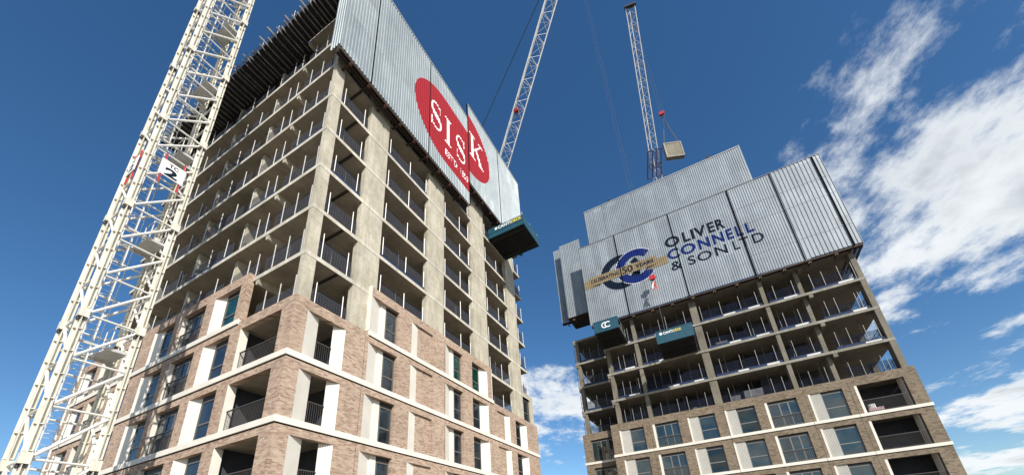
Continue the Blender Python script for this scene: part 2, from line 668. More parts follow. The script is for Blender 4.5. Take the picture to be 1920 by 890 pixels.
def window(T, a0, a1, d, z0, z1, parent, fmat, gmats, kind='sash', head=0.28):
    """window in plan depth d; frame is the part, panes are its children"""
    if a0 > a1:
        a0, a1 = a1, a0
    t = 0.065
    mb = MB()
    zt = z1 - head
    mb.m = 1
    mb.box(a0, a1, d - 0.02, d + 0.05, zt, z1 - 0.004, T)            # dark panel painting in the shaded window head
    mb.m = 0
    mb.box(a0, a0 + t, d - 0.035, d + 0.05, z0, zt - 0.002, T)
    mb.box(a1 - t, a1, d - 0.035, d + 0.05, z0, zt - 0.002, T)
    ia, ib = a0 + t, a1 - t
    mb.box(ia, ib, d - 0.03, d + 0.05, z0, z0 + t, T)
    mb.box(ia, ib, d - 0.03, d + 0.05, zt - t, zt - 0.002, T)
    za, zb = z0 + t, zt - t
    cells = []
    if kind == 'sash':
        zm = za + (zb - za) * 0.42
        mb.box(ia, ib, d - 0.03, d + 0.05, zm - 0.045, zm + 0.045, T)
        cells = [(ia, ib, za, zm - 0.045), (ia, ib, zm + 0.045, zb)]
    elif kind == 'french':
        w = ib - ia
        xs = [ia, ia + w * 0.30, ia + w * 0.62, ib]
        if T(1, 0, 0)[1] < 0 or True:
            pass
        for x in xs[1:3]:
            mb.box(x - 0.05, x + 0.05, d - 0.03, d + 0.05, za, zb, T)
        cells = [(xs[0], xs[1] - 0.05, za, zb), (xs[1] + 0.05, xs[2] - 0.05, za, zb), (xs[2] + 0.05, xs[3], za, zb)]
    fr = mb.build('window', [fmat, DARK], parent)
    for i, (p, q, r, s) in enumerate(cells):
        g = MB()
        g.box(p + 0.002, q - 0.002, d + 0.004 + 0.002 * (i % 2), d + 0.022, r + 0.002, s - 0.002, T)
        g.build('pane', gmats[i % len(gmats)], fr)
    return fr


def railing(T, a0, a1, d, z0, parent, mat, h=1.12, step=0.115):
    if a0 > a1:
        a0, a1 = a1, a0
    mb = MB()
    mb.box(a0, a1, d - 0.03, d + 0.03, z0 + h - 0.05, z0 + h, T)
    mb.box(a0, a1, d - 0.02, d + 0.02, z0 + 0.08, z0 + 0.12, T)
    n = int((a1 - a0) / step)
    for i in range(n + 1):
        a = a0 + 0.02 + (a1 - a0 - 0.04) * i / n
        mb.box(a - 0.009, a + 0.009, d - 0.007, d + 0.007, z0 + 0.003, z0 + h - 0.05, T)
    return mb.build('railing', mat, parent)


# corrugated sheet -------------------------------------------------
BRK = (0.0, 0.38, 0.5, 0.88)


def prof(s, period, depth):
    f = (s / period) % 1.0
    if f < 0.38:
        return depth
    if f < 0.5:
        return depth * (0.5 - f) / 0.12
    if f < 0.88:
        return 0.0
    return depth * (f - 0.88) / 0.12


def sheet(name, T, s0, s1, z0, z1, period, depth, parent, mat, back=0.02):
    """profiled sheet; T(s, out, z); out is measured outwards from the fixed plane"""
    ss = {round(s0, 5), round(s1, 5)}
    k = math.floor(s0 / period) - 1
    while k * period < s1:
        for f in BRK:
            s = (k + f) * period
            if s0 < s < s1:
                ss.add(round(s, 5))
        k += 1
    ss = sorted(ss)
    poly = [(s, prof(s + 1e-7, period, depth)) for s in ss] + [(s1, -back), (s0, -back)]
    mb = MB()
    n = len(ss)
    for z in (z0, z1):
        mb.v += [tuple(T(s, o, z)) for s, o in poly]
    N = len(poly)
    for i in range(N):
        j = (i + 1) % N
        mb.f.append((i, j, N + j, N + i))
    for i in range(n - 1):          # caps as strips
        a, b = poly[i], poly[i + 1]
        for off, z in ((0, z0), (N, z1)):
            q = len(mb.v)
            mb.v += [tuple(T(a[0], -back, z)), tuple(T(b[0], -back, z))]
            mb.f.append((off + i, off + i + 1, q + 1, q))
    mb.mi = [0] * len(mb.f)
    return mb.build(name, mat, parent)


def decal(name, polys, T, period, depth, parent, mat, lift=0.006, clip=None):
    """flat print bent onto a profiled sheet. polys: list of [(s, z), ...] convex or simple"""
    bm = bmesh.new()
    for poly in polys:
        vs = [bm.verts.new((p[0], 0, p[1])) for p in poly]
        if len(vs) >= 3:
            try:
                bm.faces.new(vs)
            except ValueError:
                pass
    bmesh.ops.triangulate(bm, faces=bm.faces)
    if clip:
        lo, hi = clip
        for c, nrm in ((lo, (-1, 0, 0)), (hi, (1, 0, 0))):
            bmesh.ops.bisect_plane(bm, geom=bm.verts[:] + bm.edges[:] + bm.faces[:], plane_co=(c, 0, 0), plane_no=nrm,
                                   clear_outer=True)
    if not bm.verts:
        bm.free()
        return None
    s0 = min(v.co.x for v in bm.verts)
    s1 = max(v.co.x for v in bm.verts)
    if period:
        k = math.floor(s0 / period)
        while k * period < s1:
            for f in BRK:
                s = (k + f) * period
                if s0 < s < s1:
                    bmesh.ops.bisect_plane(bm, geom=bm.verts[:] + bm.edges[:] + bm.faces[:], plane_co=(s, 0, 0),
                                           plane_no=(1, 0, 0), dist=1e-5)
            k += 1
    for v in bm.verts:
        s, z = v.co.x, v.co.z
        o = (prof(s, period, depth) if period else 0) + lift
        v.co = Vector(T(s, o, z))
    me = bpy.data.meshes.new(name)
    bm.to_mesh(me)
    bm.free()
    me.materials.append(mat)
    o = bpy.data.objects.new(name, me)
    return link(o, parent)


def text_polys(body, s0, s1, z0, z1, weight=0.0, space=1.0):
    cu = bpy.data.curves.new('text', 'FONT')
    cu.body = body
    cu.offset = weight
    cu.space_character = space
    cu.resolution_u = 4
    cu.fill_mode = 'FRONT'
    o = bpy.data.objects.new('text', cu)
    COL.objects.link(o)
    dg = bpy.context.evaluated_depsgraph_get()
    me = o.evaluated_get(dg).to_mesh()
    vs = [v.co.copy() for v in me.vertices]
    fs = [list(p.vertices) for p in me.polygons]
    o.evaluated_get(dg).to_mesh_clear()
    bpy.data.objects.remove(o)
    bpy.data.curves.remove(cu)
    x0 = min(v.x for v in vs)
    x1 = max(v.x for v in vs)
    y0 = min(v.y for v in vs)
    y1 = max(v.y for v in vs)
    return [[(s0 + (vs[i].x - x0) / (x1 - x0) * (s1 - s0), z0 + (vs[i].y - y0) / (y1 - y0) * (z1 - z0)) for i in f] for f in fs]


def stroke(pts, widths):
    """variable-width stroke as quads"""
    L, R = [], []
    n = len(pts)
    for i in range(n):
        a = pts[max(0, i - 1)]
        b = pts[min(n - 1, i + 1)]
        dx, dy = b[0] - a[0], b[1] - a[1]
        l = math.hypot(dx, dy) or 1
        nx, ny = -dy / l, dx / l
        w = widths[i] / 2
        L.append((pts[i][0] + nx * w, pts[i][1] + ny * w))
        R.append((pts[i][0] - nx * w, pts[i][1] - ny * w))
    return [[L[i], L[i + 1], R[i + 1], R[i]] for i in range(n - 1)]


def arc_pts(cx, cz, r, a0, a1, n=24, rz=None):
    rz = rz or r
    return [(cx + r * math.cos(math.radians(a0 + (a1 - a0) * i / n)), cz + rz * math.sin(math.radians(a0 + (a1 - a0) * i / n)))
            for i in range(n + 1)]


def ring(cx, cz, ro, ri, a0, a1, n=40):
    o = arc_pts(cx, cz, ro, a0, a1, n)
    i = arc_pts(cx, cz, ri, a0, a1, n)
    return [[o[k], o[k + 1], i[k + 1], i[k]] for k in range(n)]


def fit(polys, s0, s1, z0, z1):
    return [[(s0 + p[0] * (s1 - s0), z0 + p[1] * (z1 - z0)) for p in q] for q in polys]


def rect(a, b, c, d):
    return [(a, c), (b, c), (b, d), (a, d)]


def serif_S():
    up = arc_pts(0.5, 0.74, 0.36, 20, 270, 22, 0.23)
    lo = arc_pts(0.5, 0.26, 0.38, 90, -160, 22, 0.23)
    pts = up[:-1] + lo
    n = len(pts)
    w = [0.05 + 0.13 * math.exp(-((i / (n - 1) - 0.5) / 0.2) ** 2) for i in range(n)]
    return stroke(pts, w) + [rect(0.80, 0.85, 0.70, 0.99), rect(0.12, 0.17, 0.02, 0.32)]


def serif_I():
    return [rect(0.36, 0.64, 0.05, 0.95), rect(0.1, 0.9, 0.95, 1.0), rect(0.1, 0.9, 0.0, 0.05)]


def serif_K():
    return [rect(0.14, 0.30, 0.05, 0.95), rect(0.02, 0.42, 0.95, 1.0), rect(0.02, 0.42, 0.0, 0.05),
            [(0.30, 0.40), (0.36, 0.37), (0.86, 0.95), (0.80, 0.95)], rect(0.64, 0.98, 0.95, 1.0),
            [(0.40, 0.55), (0.50, 0.62), (0.92, 0.05), (0.72, 0.05)], rect(0.62, 1.0, 0.0, 0.05)]


# ------------------------------------------------------------------ ground
g = MB()
n = 24
for i in range(n):
    for j in range(n):
        x0, x1 = -900 + 1800 * i / n, -900 + 1800 * (i + 1) / n
        y0, y1 = -900 + 1800 * j / n, -900 + 1800 * (j + 1) / n
        g.add([(x0, y0, 0), (x1, y0, 0), (x1, y1, 0), (x0, y1, 0)], [(0, 1, 2, 3)])
o = g.build('ground', GROUND_M)
o['kind'] = 'structure'

# ------------------------------------------------------------------ tower with pink-brown brick (left)
H = 3.15
SA = lambda k: 13.65 + H * k          # slab tops
tA = thing('apartment_tower', 'unfinished concrete tower with pink brown brick lower storeys beside the lattice crane mast', 'tower', (0, 0, 0))
AR = lambda a, d, z: (a, -0.2 + d, z)
AL = lambda a, d, z: (-0.2 + d, a, z)

for k in range(-4, 9):
    mb = MB()
    z = SA(k)
    if k == 8:
        mb.slab(0, 26.2, 0, 3.95, z - 0.26, z)
    elif k >= 1:
        mb.slab(0, 26.2, 0, 22.4, z - 0.26, z)
    else:
        mb.slab(0.12, 26.7, 0.12, 25.2, z - 0.26, z)
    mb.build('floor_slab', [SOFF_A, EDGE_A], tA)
# columns on the right-hand face
COLS = [(0.0, 0.68, 0.36), (3.05, 4.83, 0.36), (9.42, 11.53, 0.4), (15.68, 18.15, 0.4), (22.6, 24.65, 0.4)]
for ci, (a, b, dp) in enumerate(COLS):
    for k in range(0, 8):
        mb = MB()
        z0, z1 = SA(k), SA(k + 1) - 0.26
        e = 0.016
        mb.box(a + e, b - e, 0.14 if k == 0 and ci in (2, 3) else e, dp, z0, z1)
        mb.build('column', CONC_A, tA)
# blade columns behind the left-hand face
for v in (7.4, 13.0, 18.5, 22.0):
    for k in range(0, 8):
        mb = MB()
        mb.box(0.42, 1.75, v, v + 0.32, SA(k), SA(k + 1) - 0.26)
        mb.build('column', CONC_A, tA)
# downstand nibs on the left-hand face
for k in range(1, 9):
    z = SA(k) - 0.26
    mb = MB()
    mb.prism([(3.80, z), (4.12, z), (4.06, z - 0.30), (3.98, z - 0.34), (3.88, z - 0.30)], 0.03, 1.9, lambda a, b, c: (c, a, b))
    mb.build('beam_nib', CONC_A, tA)
# downstand joint in the first right-hand bay
for k in range(1, 8):
    z = SA(k) - 0.26
    mb = MB()
    mb.box(1.92, 2.08, 0.03, 2.6, z - 0.05, z)
    mb.build('construction_joint', DARK, tA)
# inner walls and core
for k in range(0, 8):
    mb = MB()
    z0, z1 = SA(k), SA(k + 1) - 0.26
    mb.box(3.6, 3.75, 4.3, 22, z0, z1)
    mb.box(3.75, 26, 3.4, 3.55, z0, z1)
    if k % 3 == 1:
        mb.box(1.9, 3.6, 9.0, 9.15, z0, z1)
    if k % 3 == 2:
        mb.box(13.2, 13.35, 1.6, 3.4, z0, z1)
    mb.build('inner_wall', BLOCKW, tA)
# end pier of the right-hand face
mb = MB()
mb.box(26.3, 26.95, 0.02, 0.4, 13.65, 16.535)
mb.build('column', CONC_A, tA)
mb = MB()
mb.box(24.65, 26.95, 0.02, 0.4, 16.54, 17.06)
mb.build('lintel', CONC_A, tA)
window(lambda a, d, z: (a, 0.1 + d, z), 24.7, 26.28, 0.1, 13.9, 16.5, tA, FRAME_A, [GLASS_A, GLASS_A], 'sash', head=0.1)

# brick facades
SILLS = [14.01, 10.86, 7.71, 4.56]
HEAD = 2.45
DEP = 0.30
R_OPEN = [('balcony', 0.50, 2.78), ('winL', 4.33, 6.62), ('blindL', 7.82, 10.03), ('winL', 11.48, 13.67),
          ('winR', 15.00, 17.37), ('blindR', 18.80, 21.07), ('winR', 22.20, 24.55)]
L_OPEN = [('balcony', 0.75, 4.06), ('splay', 5.0, 7.52), ('french', 8.40, 10.95), ('splay', 11.85, 14.35),
          ('splay', 15.95, 18.45), ('french', 19.2, 21.75), ('splay', 22.5, 24.9)]


def right_fixture(kind, a0, a1, zs, zh, si):
    gl = [GLASS_G, GLASS_G] if si == 0 and a0 > 11 else [GLASS_A, GLASS_A]
    if kind == 'balcony':
        splay(AR, a0, a0 + 0.84, zs, zh, DEP, tA, CREAM)
        fluted(AR, (2.18, DEP - 0.03), (a1 - 0.01, 0.035), zs, zh, tA, CREAM, fd=0.025, back=0.03)
        railing(AR, a0 + 0.84, 2.16, DEP - 0.08, zs, tA, RAILM)
    elif kind == 'winL':
        w = (a1 - a0)
        fold = a0 + w * 0.40
        pan = a0 + w * 0.59
        splay(AR, a0, fold, zs, zh, DEP, tA, CREAM)
        mb = MB()
        mb.box(fold + 0.003, pan, DEP - 0.06, DEP, zs + 0.003, zh - 0.003, AR)
        mb.build('flat_panel', CREAM, tA)
        window(AR, pan + 0.002, a1 - 0.003, DEP - 0.05, zs + 0.003, zh - 0.003, tA, FRAME_A, gl)
    elif kind == 'winR':
        w = (a1 - a0)
        pan = a0 + w * 0.55
        window(AR, a0 + 0.003, pan, DEP - 0.05, zs + 0.003, zh - 0.003, tA, FRAME_A, gl)
        splay(AR, a1, pan + 0.004, zs, zh, DEP, tA, CREAM)
    elif kind == 'blindL':
        splay(AR, a0, a0 + 0.72, zs, zh, 0.14, tA, CREAM)
        mb = MB()
        mb.box(a0 + 0.724, a1 - 0.003, 0.12, 0.2, zs + 0.003, zh - 0.003, AR)
        mb.build('recessed_brick_panel', BRICK_A, tA)
    elif kind == 'blindR':
        splay(AR, a1, a1 - 0.80, zs, zh, 0.14, tA, CREAM)
        mb = MB()
        mb.box(a0 + 0.003, a1 - 0.804, 0.12, 0.2, zs + 0.003, zh - 0.003, AR)
        mb.build('recessed_brick_panel', BRICK_A, tA)


def left_fixture(kind, a0, a1, zs, zh, si):
    gl = [GLASS_G, GLASS_G] if si == 0 and a0 < 6 else [GLASS_A, GLASS_A]
    if kind == 'balcony':
        mb = MB()
        mb.box(a1 - 0.05, a1 - 0.003, 0.003, DEP + 0.1, zs + 0.003, zh - 0.003, AL)
        mb.build('reveal_panel', CREAM, tA)
        railing(AL, a0 + 0.01, a1 - 0.06, 0.18, zs, tA, RAILM)
    elif kind == 'splay':
        ad = a1 - 0.88
        splay(AL, a1, ad, zs, zh, DEP, tA, CREAM)
        window(AL, a0 + 0.003, ad - 0.003, DEP - 0.05, zs + 0.003, zh - 0.003, tA, FRAME_A, gl)
    elif kind == 'french':
        mb = MB()
        mb.box(a1 - 0.06, a1 - 0.003, 0.003, DEP + 0.05, zs + 0.003, zh - 0.003, AL)
        mb.build('reveal_panel', CREAM, tA)
        window(AL, a0 + 0.003, a1 - 0.065, DEP - 0.05, zs + 0.003, zh - 0.003, tA, FRAME_A, [GLASS_A], 'french')
        railing(AL, a0 + 0.02, a1 - 0.07, 0.07, zs, tA, RAILM)


for si, zs in enumerate(SILLS):
    zh = zs + HEAD
    zt = zs + H - 0.27            # underside of the next band
    r_lo, r_hi = (4.30, 18.05) if si == 0 else (-0.2, 27.1)
    l_lo, l_hi = (4.42, 25.5) if si == 0 else (0.1, 25.5)
    zb = zs - 0.02
    ztop = 17.06 if si == 0 else zt + 0.02
    ro = [x for x in R_OPEN if x[1] > r_lo and x[2] < r_hi]
    lo = [x for x in L_OPEN if x[1] > l_lo and x[2] < l_hi]
    if si == 0:
        ro = [x for x in ro if x[2] < 18.1]
    # at the topmost built storey the right part stops lower
    if si == 1:
        ztop = 13.86
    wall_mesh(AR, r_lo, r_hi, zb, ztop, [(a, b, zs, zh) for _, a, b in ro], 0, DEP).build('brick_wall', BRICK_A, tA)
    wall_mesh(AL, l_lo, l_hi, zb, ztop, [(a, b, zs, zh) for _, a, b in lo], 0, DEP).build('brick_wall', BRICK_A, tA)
    for kind, a, b in ro:
        right_fixture(kind, a, b, zs, zh, si)
    for kind, a, b in lo:
        left_fixture(kind, a, b, zs, zh, si)
    # pale bands at floor level
    mb = MB()
    if si == 0:
        mb.box(r_lo - 0.03, r_hi + 0.2, -0.27, 0.09, zs - 0.29, zs)
        mb.build('band_course', CREAM, tA)
        mb = MB()
        mb.box(-0.27, 0.09, l_lo - 0.03, l_hi, zs - 0.29, zs)
        mb.build('band_course', CREAM, tA)
    else:
        mb.box(-0.27, 27.15, -0.27, 0.09, zs - 0.29, zs)
        mb.build('band_course', CREAM, tA)
        mb = MB()
        mb.box(-0.27, 0.09, 0.093, 25.55, zs - 0.29, zs)
        mb.build('band_course', CREAM, tA)
    # dark strips under the bands: joint with its shadow line put into the colour
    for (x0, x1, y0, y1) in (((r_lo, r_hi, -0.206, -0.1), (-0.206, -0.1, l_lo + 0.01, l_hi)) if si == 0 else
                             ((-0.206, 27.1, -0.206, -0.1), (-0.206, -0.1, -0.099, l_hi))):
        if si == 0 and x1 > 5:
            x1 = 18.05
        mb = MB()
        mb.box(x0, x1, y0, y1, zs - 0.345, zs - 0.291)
        mb.build('shadow_joint', BLACK, tA)
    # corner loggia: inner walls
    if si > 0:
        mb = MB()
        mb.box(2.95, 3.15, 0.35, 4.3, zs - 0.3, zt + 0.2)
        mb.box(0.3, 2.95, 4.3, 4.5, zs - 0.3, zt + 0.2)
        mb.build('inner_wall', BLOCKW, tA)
# end faces of the unfinished top storey
mb = MB()
mb.box(4.225, 4.297, -0.22, 0.02, 14.02, 17.1)
mb.build('edge_board', CREAM, tA)
mb = MB()
mb.box(-0.21, 0.1, 4.36, 4.415, 14.02, 17.02)
mb.build('edge_board', BRICK_A, tA)
mb = MB()
mb.box(18.06, 18.12, -0.21, 0.02, 14.02, 17.0)
mb.build('edge_board', CREAM, tA)
# plain brick base and end walls
mb = MB()
mb.box(-0.2, 27.1, -0.2, 0.1, 0, 4.26)
mb.box(-0.2, 0.1, 0.1, 25.5, 0, 4.26)
mb.box(26.8, 27.1, 0.1, 25.5, 0, 13.86)
mb.box(0.1, 26.8, 25.2, 25.5, 0, 17.06)
mb.build('brick_base', BRICK_A, tA)
# vertical movement joints
for a, zt in ((4.08, 13.8), (11.38, 17.0), (17.75, 13.8)):
    mb = MB()
    zz0 = 4.3
    for zs in SILLS[1:] + ([14.01] if zt > 15 else []):
        mb.box(a, a + 0.018, -0.203, -0.1, zs + 0.002, zs + H - 0.31)
    mb.build('movement_joint', RUSTY, tA)

# ------------------------------------------------------------------ overhanging formwork platform on the left face
pf = thing('formwork_platform', 'dark timber formwork platform overhanging high on the left face of the tower', 'platform', (-0.7, 10, 38.55))
mb = MB()
mb.box(-1.5, 8.4, 4.15, 22.4, 38.66, 38.72)
mb.box(-1.5, -0.03, -0.2, 4.15, 38.66, 38.72)
mb.build('deck_board', PLY, pf)
mj = MB()
mj.box(-1.0, 1.0, -0.04, 0.04, -0.2, 0)
v = -0.05
i = 0
while v < 22.3:
    tip = -1.62 - 0.75 * (random.random() ** 1.5) * (1 if i % 2 == 0 else 0.5)
    inner = 0.4 if v > 4.2 else -0.06
    mb = MB()
    hh = 0.17 + 0.04 * random.random()
    mb.box(tip, inner, v - 0.03, v + 0.03, 38.655 - hh, 38.655)
    mb.build('joist', JOIST, pf)
    v += random.choice((0.34, 0.46, 0.46, 0.58))
    i += 1
for i in range(13):
    v = 0.2 + i * 1.85
    rod('guard_post', (-1.44, v, 38.72), (-1.44, v, 39.95), 0.024, GALV, pf)
for zr in (39.2, 39.7):
    rod('guard_rail', (-1.44, 0, zr), (-1.44, 22.3, zr), 0.02, GALV_D, pf)
for v in (7.0, 12.7, 18.2):      # posts carrying the platform from the slab below
    mb = MB()
    mb.bar((0.75, v, 35.7), (0.75, v, 38.66), 0.12, 0.12)
    mb.build('shore', PLY, pf)

# ------------------------------------------------------------------ edge barriers
def barrier(T, a0, a1, z, posts, label, cat_group, h=1.72, net=None, mesh=True, pm=GALV, boards=None, netting=True):
    mid = T((a0 + a1) / 2, 0.1, z)
    t = thing('edge_barrier', label, 'barrier', mid, cat_group)
    for a in posts:
        p = T(a, 0.09, z)
        q = T(a + random.uniform(-0.02, 0.02), 0.09, z + h + random.uniform(-0.12, 0.1))
        rod('post', p, q, 0.028, pm, t)
    if netting:
        hn = 1.15 + 0.3 * random.random()
        na = max(4, int((a1 - a0) / 0.5))
        mb = MB()
        vs = []
        for i in range(na + 1):
            a = a0 + 0.04 + (a1 - a0 - 0.08) * i / na
            bulge = 0.17 + 0.05 * random.random()
            sag = 0.10 * random.random()
            vs += [T(a, bulge, z + 0.01), T(a, bulge + 0.02, z + 0.6), T(a, bulge - 0.02, z + hn - sag)]
        fs = []
        for i in range(na):
            for j in range(2):
                fs.append((3 * i + j, 3 * i + 3 + j, 3 * i + 4 + j, 3 * i + 1 + j))
        mb.add(vs, fs)
        mb.build('debris_net', NET, t)
    if mesh:
        mb = MB()
        lo, hi = a0 + 0.05, a1 - 0.05
        for i in range(9):
            zz = z + 0.05 + i * 0.135
            mb.box(lo, hi, 0.13, 0.138, zz, zz + 0.018, T)
        nn = max(3, int((hi - lo) / 0.16))
        for i in range(nn + 1):
            a = lo + (hi - lo) * i / nn
            mb.box(a - 0.004, a + 0.004, 0.1385, 0.145, z + 0.04, z + 1.16, T)
        mb.build('mesh_panel', WIRE, t)
    if net:
        for (p, q) in net:
            mb = MB()
            mb.box(p, q, 0.055, 0.075, z + 0.002, z + 0.26, T)
            mb.build('toe_net', NETBLUE, t)
    if boards:
        for (p, q) in boards:
            mb = MB()
            mb.box(p, q, 0.02, 0.05, z + 0.003, z + 0.14 + 0.06 * random.random(), T)
            mb.build('toe_board', BOARD, t)
    return t


ARb = lambda a, d, z: (a, d, z)
ALb = lambda a, d, z: (d, a, z)
FLOORW = ['lowest', 'second', 'third', 'fourth', 'fifth', 'sixth', 'seventh', 'eighth']
R_BAYS = [(0.75, 3.0, [0.95, 2.6]), (4.9, 9.35, [5.1, 7.25, 9.15]), (11.6, 15.6, [11.75, 13.9, 15.3]),
          (18.2, 22.5, [18.45, 20.6, 22.2]), (24.7, 26.15, [24.95, 26.05])]
for k in range(0, 8):
    for bi, (a0, a1, ps) in enumerate(R_BAYS):
        if k == 0 and bi in (1, 2, 4):
            continue
        barrier(ARb, a0, a1, SA(k), ps,
                'mesh edge barrier in the %s open floor, %s bay right of the tower corner' % (FLOORW[k], ORD[bi]),
                'edge barriers on the left tower', net=[(a0 + 0.1, a1 - 0.1)] if (k + bi) % 3 == 0 else None)
L_BAYS = [(0.42, 3.75, [0.55, 1.75, 2.95]), (4.2, 7.3, [4.4, 5.3, 6.9]), (7.8, 12.9, [8.6, 10.4, 12.3]), (13.4, 18.4, [14.2, 16.1, 17.9]),
          (18.9, 21.9, [19.4, 21.4])]
for k in range(0, 8):
    for bi, (a0, a1, ps) in enumerate(L_BAYS):
        if k == 0 and bi > 0:
            continue
        barrier(ALb, a0, a1, SA(k), ps,
                'mesh edge barrier in the %s open floor, %s bay left of the tower corner' % (FLOORW[k], ORD[bi]),
                'edge barriers on the left tower', net=[(a0 + 0.1, a1 - 0.1)] if (k + bi) % 4 == 0 else None)
random.seed(21)
for k in range(0, 8):
    for bi, (a0, a1, ps) in enumerate(R_BAYS[:4]):
        if k == 0 and bi in (1, 2):
            continue
        a = a0 + (a1 - a0) * random.uniform(0.3, 0.75)
        v = random.uniform(0.7, 1.5)
        t = thing('steel_prop', 'steel prop behind the barrier, %s open floor, %s bay right of tower corner' % (FLOORW[k], ORD[bi]), 'prop', (a, v, SA(k)),
                  'steel props in the left tower')
        rod('outer_tube', (a, v, SA(k)), (a, v, SA(k) + 1.5), 0.034, GALV_D, t)
        rod('inner_tube', (a, v, SA(k) + 1.5), (a, v, SA(k + 1) - 0.26), 0.024, GALV_D, t)
    for bi, (a0, a1, ps) in enumerate(L_BAYS[:4]):
        if k == 0 and bi > 0:
            continue
        a = a0 + (a1 - a0) * random.uniform(0.3, 0.8)
        u = random.uniform(0.6, 1.3)
        t = thing('steel_prop', 'steel prop behind the barrier, %s open floor, %s bay left of tower corner' % (FLOORW[k], ORD[bi]), 'prop', (u, a, SA(k)),
                  'steel props in the left tower')
        rod('outer_tube', (u, a, SA(k)), (u, a, SA(k) + 1.5), 0.034, GALV_D, t)
        rod('inner_tube', (u, a, SA(k) + 1.5), (u, a, SA(k + 1) - 0.26), 0.024, GALV_D, t)
for (u0, u1, k, h, lab) in ((6.0, 7.6, 3, 0.9, 'grey board stack on the fourth open floor of the left tower, second bay'),
                            (12.0, 13.3, 1, 1.1, 'grey board stack just above the brickwork of the left tower, third bay'),
                            (19.2, 20.6, 1, 0.8, 'grey board stack on the second open floor of the left tower, fourth bay')):
    t = thing('board_stack', lab, 'board stack', ((u0 + u1) / 2, 1.0, SA(k)))
    for i in range(4):
        mb = MB()
        mb.box(u0 + 0.02 * (i % 2), u1, 0.6, 1.5, SA(k) + h * i / 4, SA(k) + h * (i + 1) / 4 - 0.012)
        mb.build('pack', WRAP, t)
# scaffold ends on the right-hand end of the slabs
for k in range(1, 8):
    t = thing('edge_scaffold', 'blue scaffold stub at the far right end of the left tower, %s open floor' % FLOORW[k], 'scaffold', (26.1, 2, SA(k)),
              'scaffold stubs on the left tower')
    for v in (0.5, 1.6, 2.7):
        rod('standard', (26.1, v, SA(k)), (26.1, v, SA(k) + 1.8), 0.03, NETBLUE, t)
    for zr in (0.5, 1.0, 1.5):
        rod('ledger', (26.1, 0.4, SA(k) + zr), (26.1, 2.8, SA(k) + zr), 0.022, NETBLUE, t)

# ------------------------------------------------------------------ climbing screen on the left tower
PER_A, DEPTH_A = 0.245, 0.042
scA = thing('climbing_screen', 'silver profiled steel screen bearing a red printed disc, top of the left tower', 'screen', (12, -0.9, 32.5))
TA = lambda s, o, z: (s, -0.86 - o, z)
TAb = lambda s, o, z: (s, -0.55 - o, z)
A_PANELS = [(-0.56, 1.98, 32.55, 44.75), (2.05, 8.17, 32.55, 44.9), (8.26, 14.22, 32.55, 44.9), (14.42, 20.66, 35.68, 47.25), (20.8, 26.3, 35.68, 47.3)]
for a0, a1, z0, z1 in A_PANELS:
    sheet('screen_panel', TA, a0, a1, z0, z1, PER_A, DEPTH_A, scA, SHEET_A)
sheet('screen_panel', lambda s, o, z: (-0.60 - o, -s, z), 0.0, 0.93, 32.6, 44.75, PER_A, DEPTH_A, scA, SHEET_A)
sheet('rear_sheet', TAb, -0.5, 9.3, 40.0, 45.9, PER_A, DEPTH_A, scA, SHEET_A)
sheet('rear_sheet', TAb, 9.35, 14.1, 40.0, 45.5, PER_A, DEPTH_A, scA, SHEET_A)
for a, z0, z1 in ((1.98, 32.5, 44.8), (8.17, 32.5, 44.95), (14.22, 32.5, 47.2), (20.66, 35.6, 47.3)):
    w = 0.085 if a != 14.22 else 0.17
    mb = MB()
    mb.box(a + 0.004, a + w, -0.925, -0.83, z0, z1)
    mb.build('joint_strip', BLACK, scA)
for (a0, a1, zb) in ((-0.5, 14.2, 32.5), (14.45, 26.2, 35.63)):
    for v, hh in ((-0.80, 0.2), (-0.60, 0.26), (-0.42, 0.22)):
        mb = MB()
        mb.box(a0, a1, v - 0.05, v + 0.05, zb - hh, zb)
        mb.build('rail_beam', RUSTY, scA)
    a = a0 + 0.9
    while a < a1:
        mb = MB()
        mb.box(a - 0.07, a + 0.07, -0.85, 0.02, zb - 0.34, zb - 0.27)
        mb.build('bracket', RUSTY, scA)
        mb = MB()
        mb.box(a - 0.05, a + 0.02, -0.8, -0.7, zb - 0.42, zb - 0.345)
        mb.box(a + 0.05, a + 0.11, -0.8, -0.7, zb - 0.42, zb - 0.345)
        mb.build('bolt_plate', RUST_RED, scA)
        a += 1.55
    for a in ((0.6, 4.4, 10.5) if a0 < 5 else (16.8, 23.6)):
        for zz in (zb + 0.9, zb + 4.0, zb + 7.2):
            mb = MB()
            mb.box(a - 0.08, a + 0.08, -0.84, 0.02, zz, zz + 0.2)
            mb.build('tie_bracket', RUSTY, scA)
for a0, a1, z1 in ((-0.56, 14.22, 44.92), (14.42, 26.3, 47.32)):
    mb = MB()
    mb.box(a0, a1, -0.93, -0.84, z1, z1 + 0.09)
    mb.build('capping_rail', GALV, scA)
# red disc (stadium) and lettering; the panels right of the joint have climbed one storey further
CZ, RR = 38.35, 4.25
stad = arc_pts(10.55, CZ, RR, 90, 270, 40) + arc_pts(14.35, CZ, RR, -90, 90, 40)
LIFT = 3.1
up = lambda q: [[(p[0], p[1] + LIFT) for p in r] for r in q]
decal('logo_disc', [stad], TA, PER_A, DEPTH_A, scA, LOGO_RED, clip=(-1, 14.22))
decal('logo_disc', up([stad]), TA, PER_A, DEPTH_A, scA, LOGO_RED, clip=(14.42, 30))
for pol, s0, s1, l in ((serif_S(), 8.30, 10.0, 0), (serif_I(), 10.30, 11.5, 0), (serif_S(), 12.05, 13.8, 0), (serif_K(), 14.55, 17.2, 1)):
    q = fit(pol, s0, s1, 36.8, 40.25)
    if l:
        q = up(q)
    decal('letter', q, TA, PER_A, DEPTH_A, scA, LOGO_WHITE, lift=0.012)
q = text_polys("EST'D. 1859", 10.5, 14.1, 35.1, 35.9, 0.008)
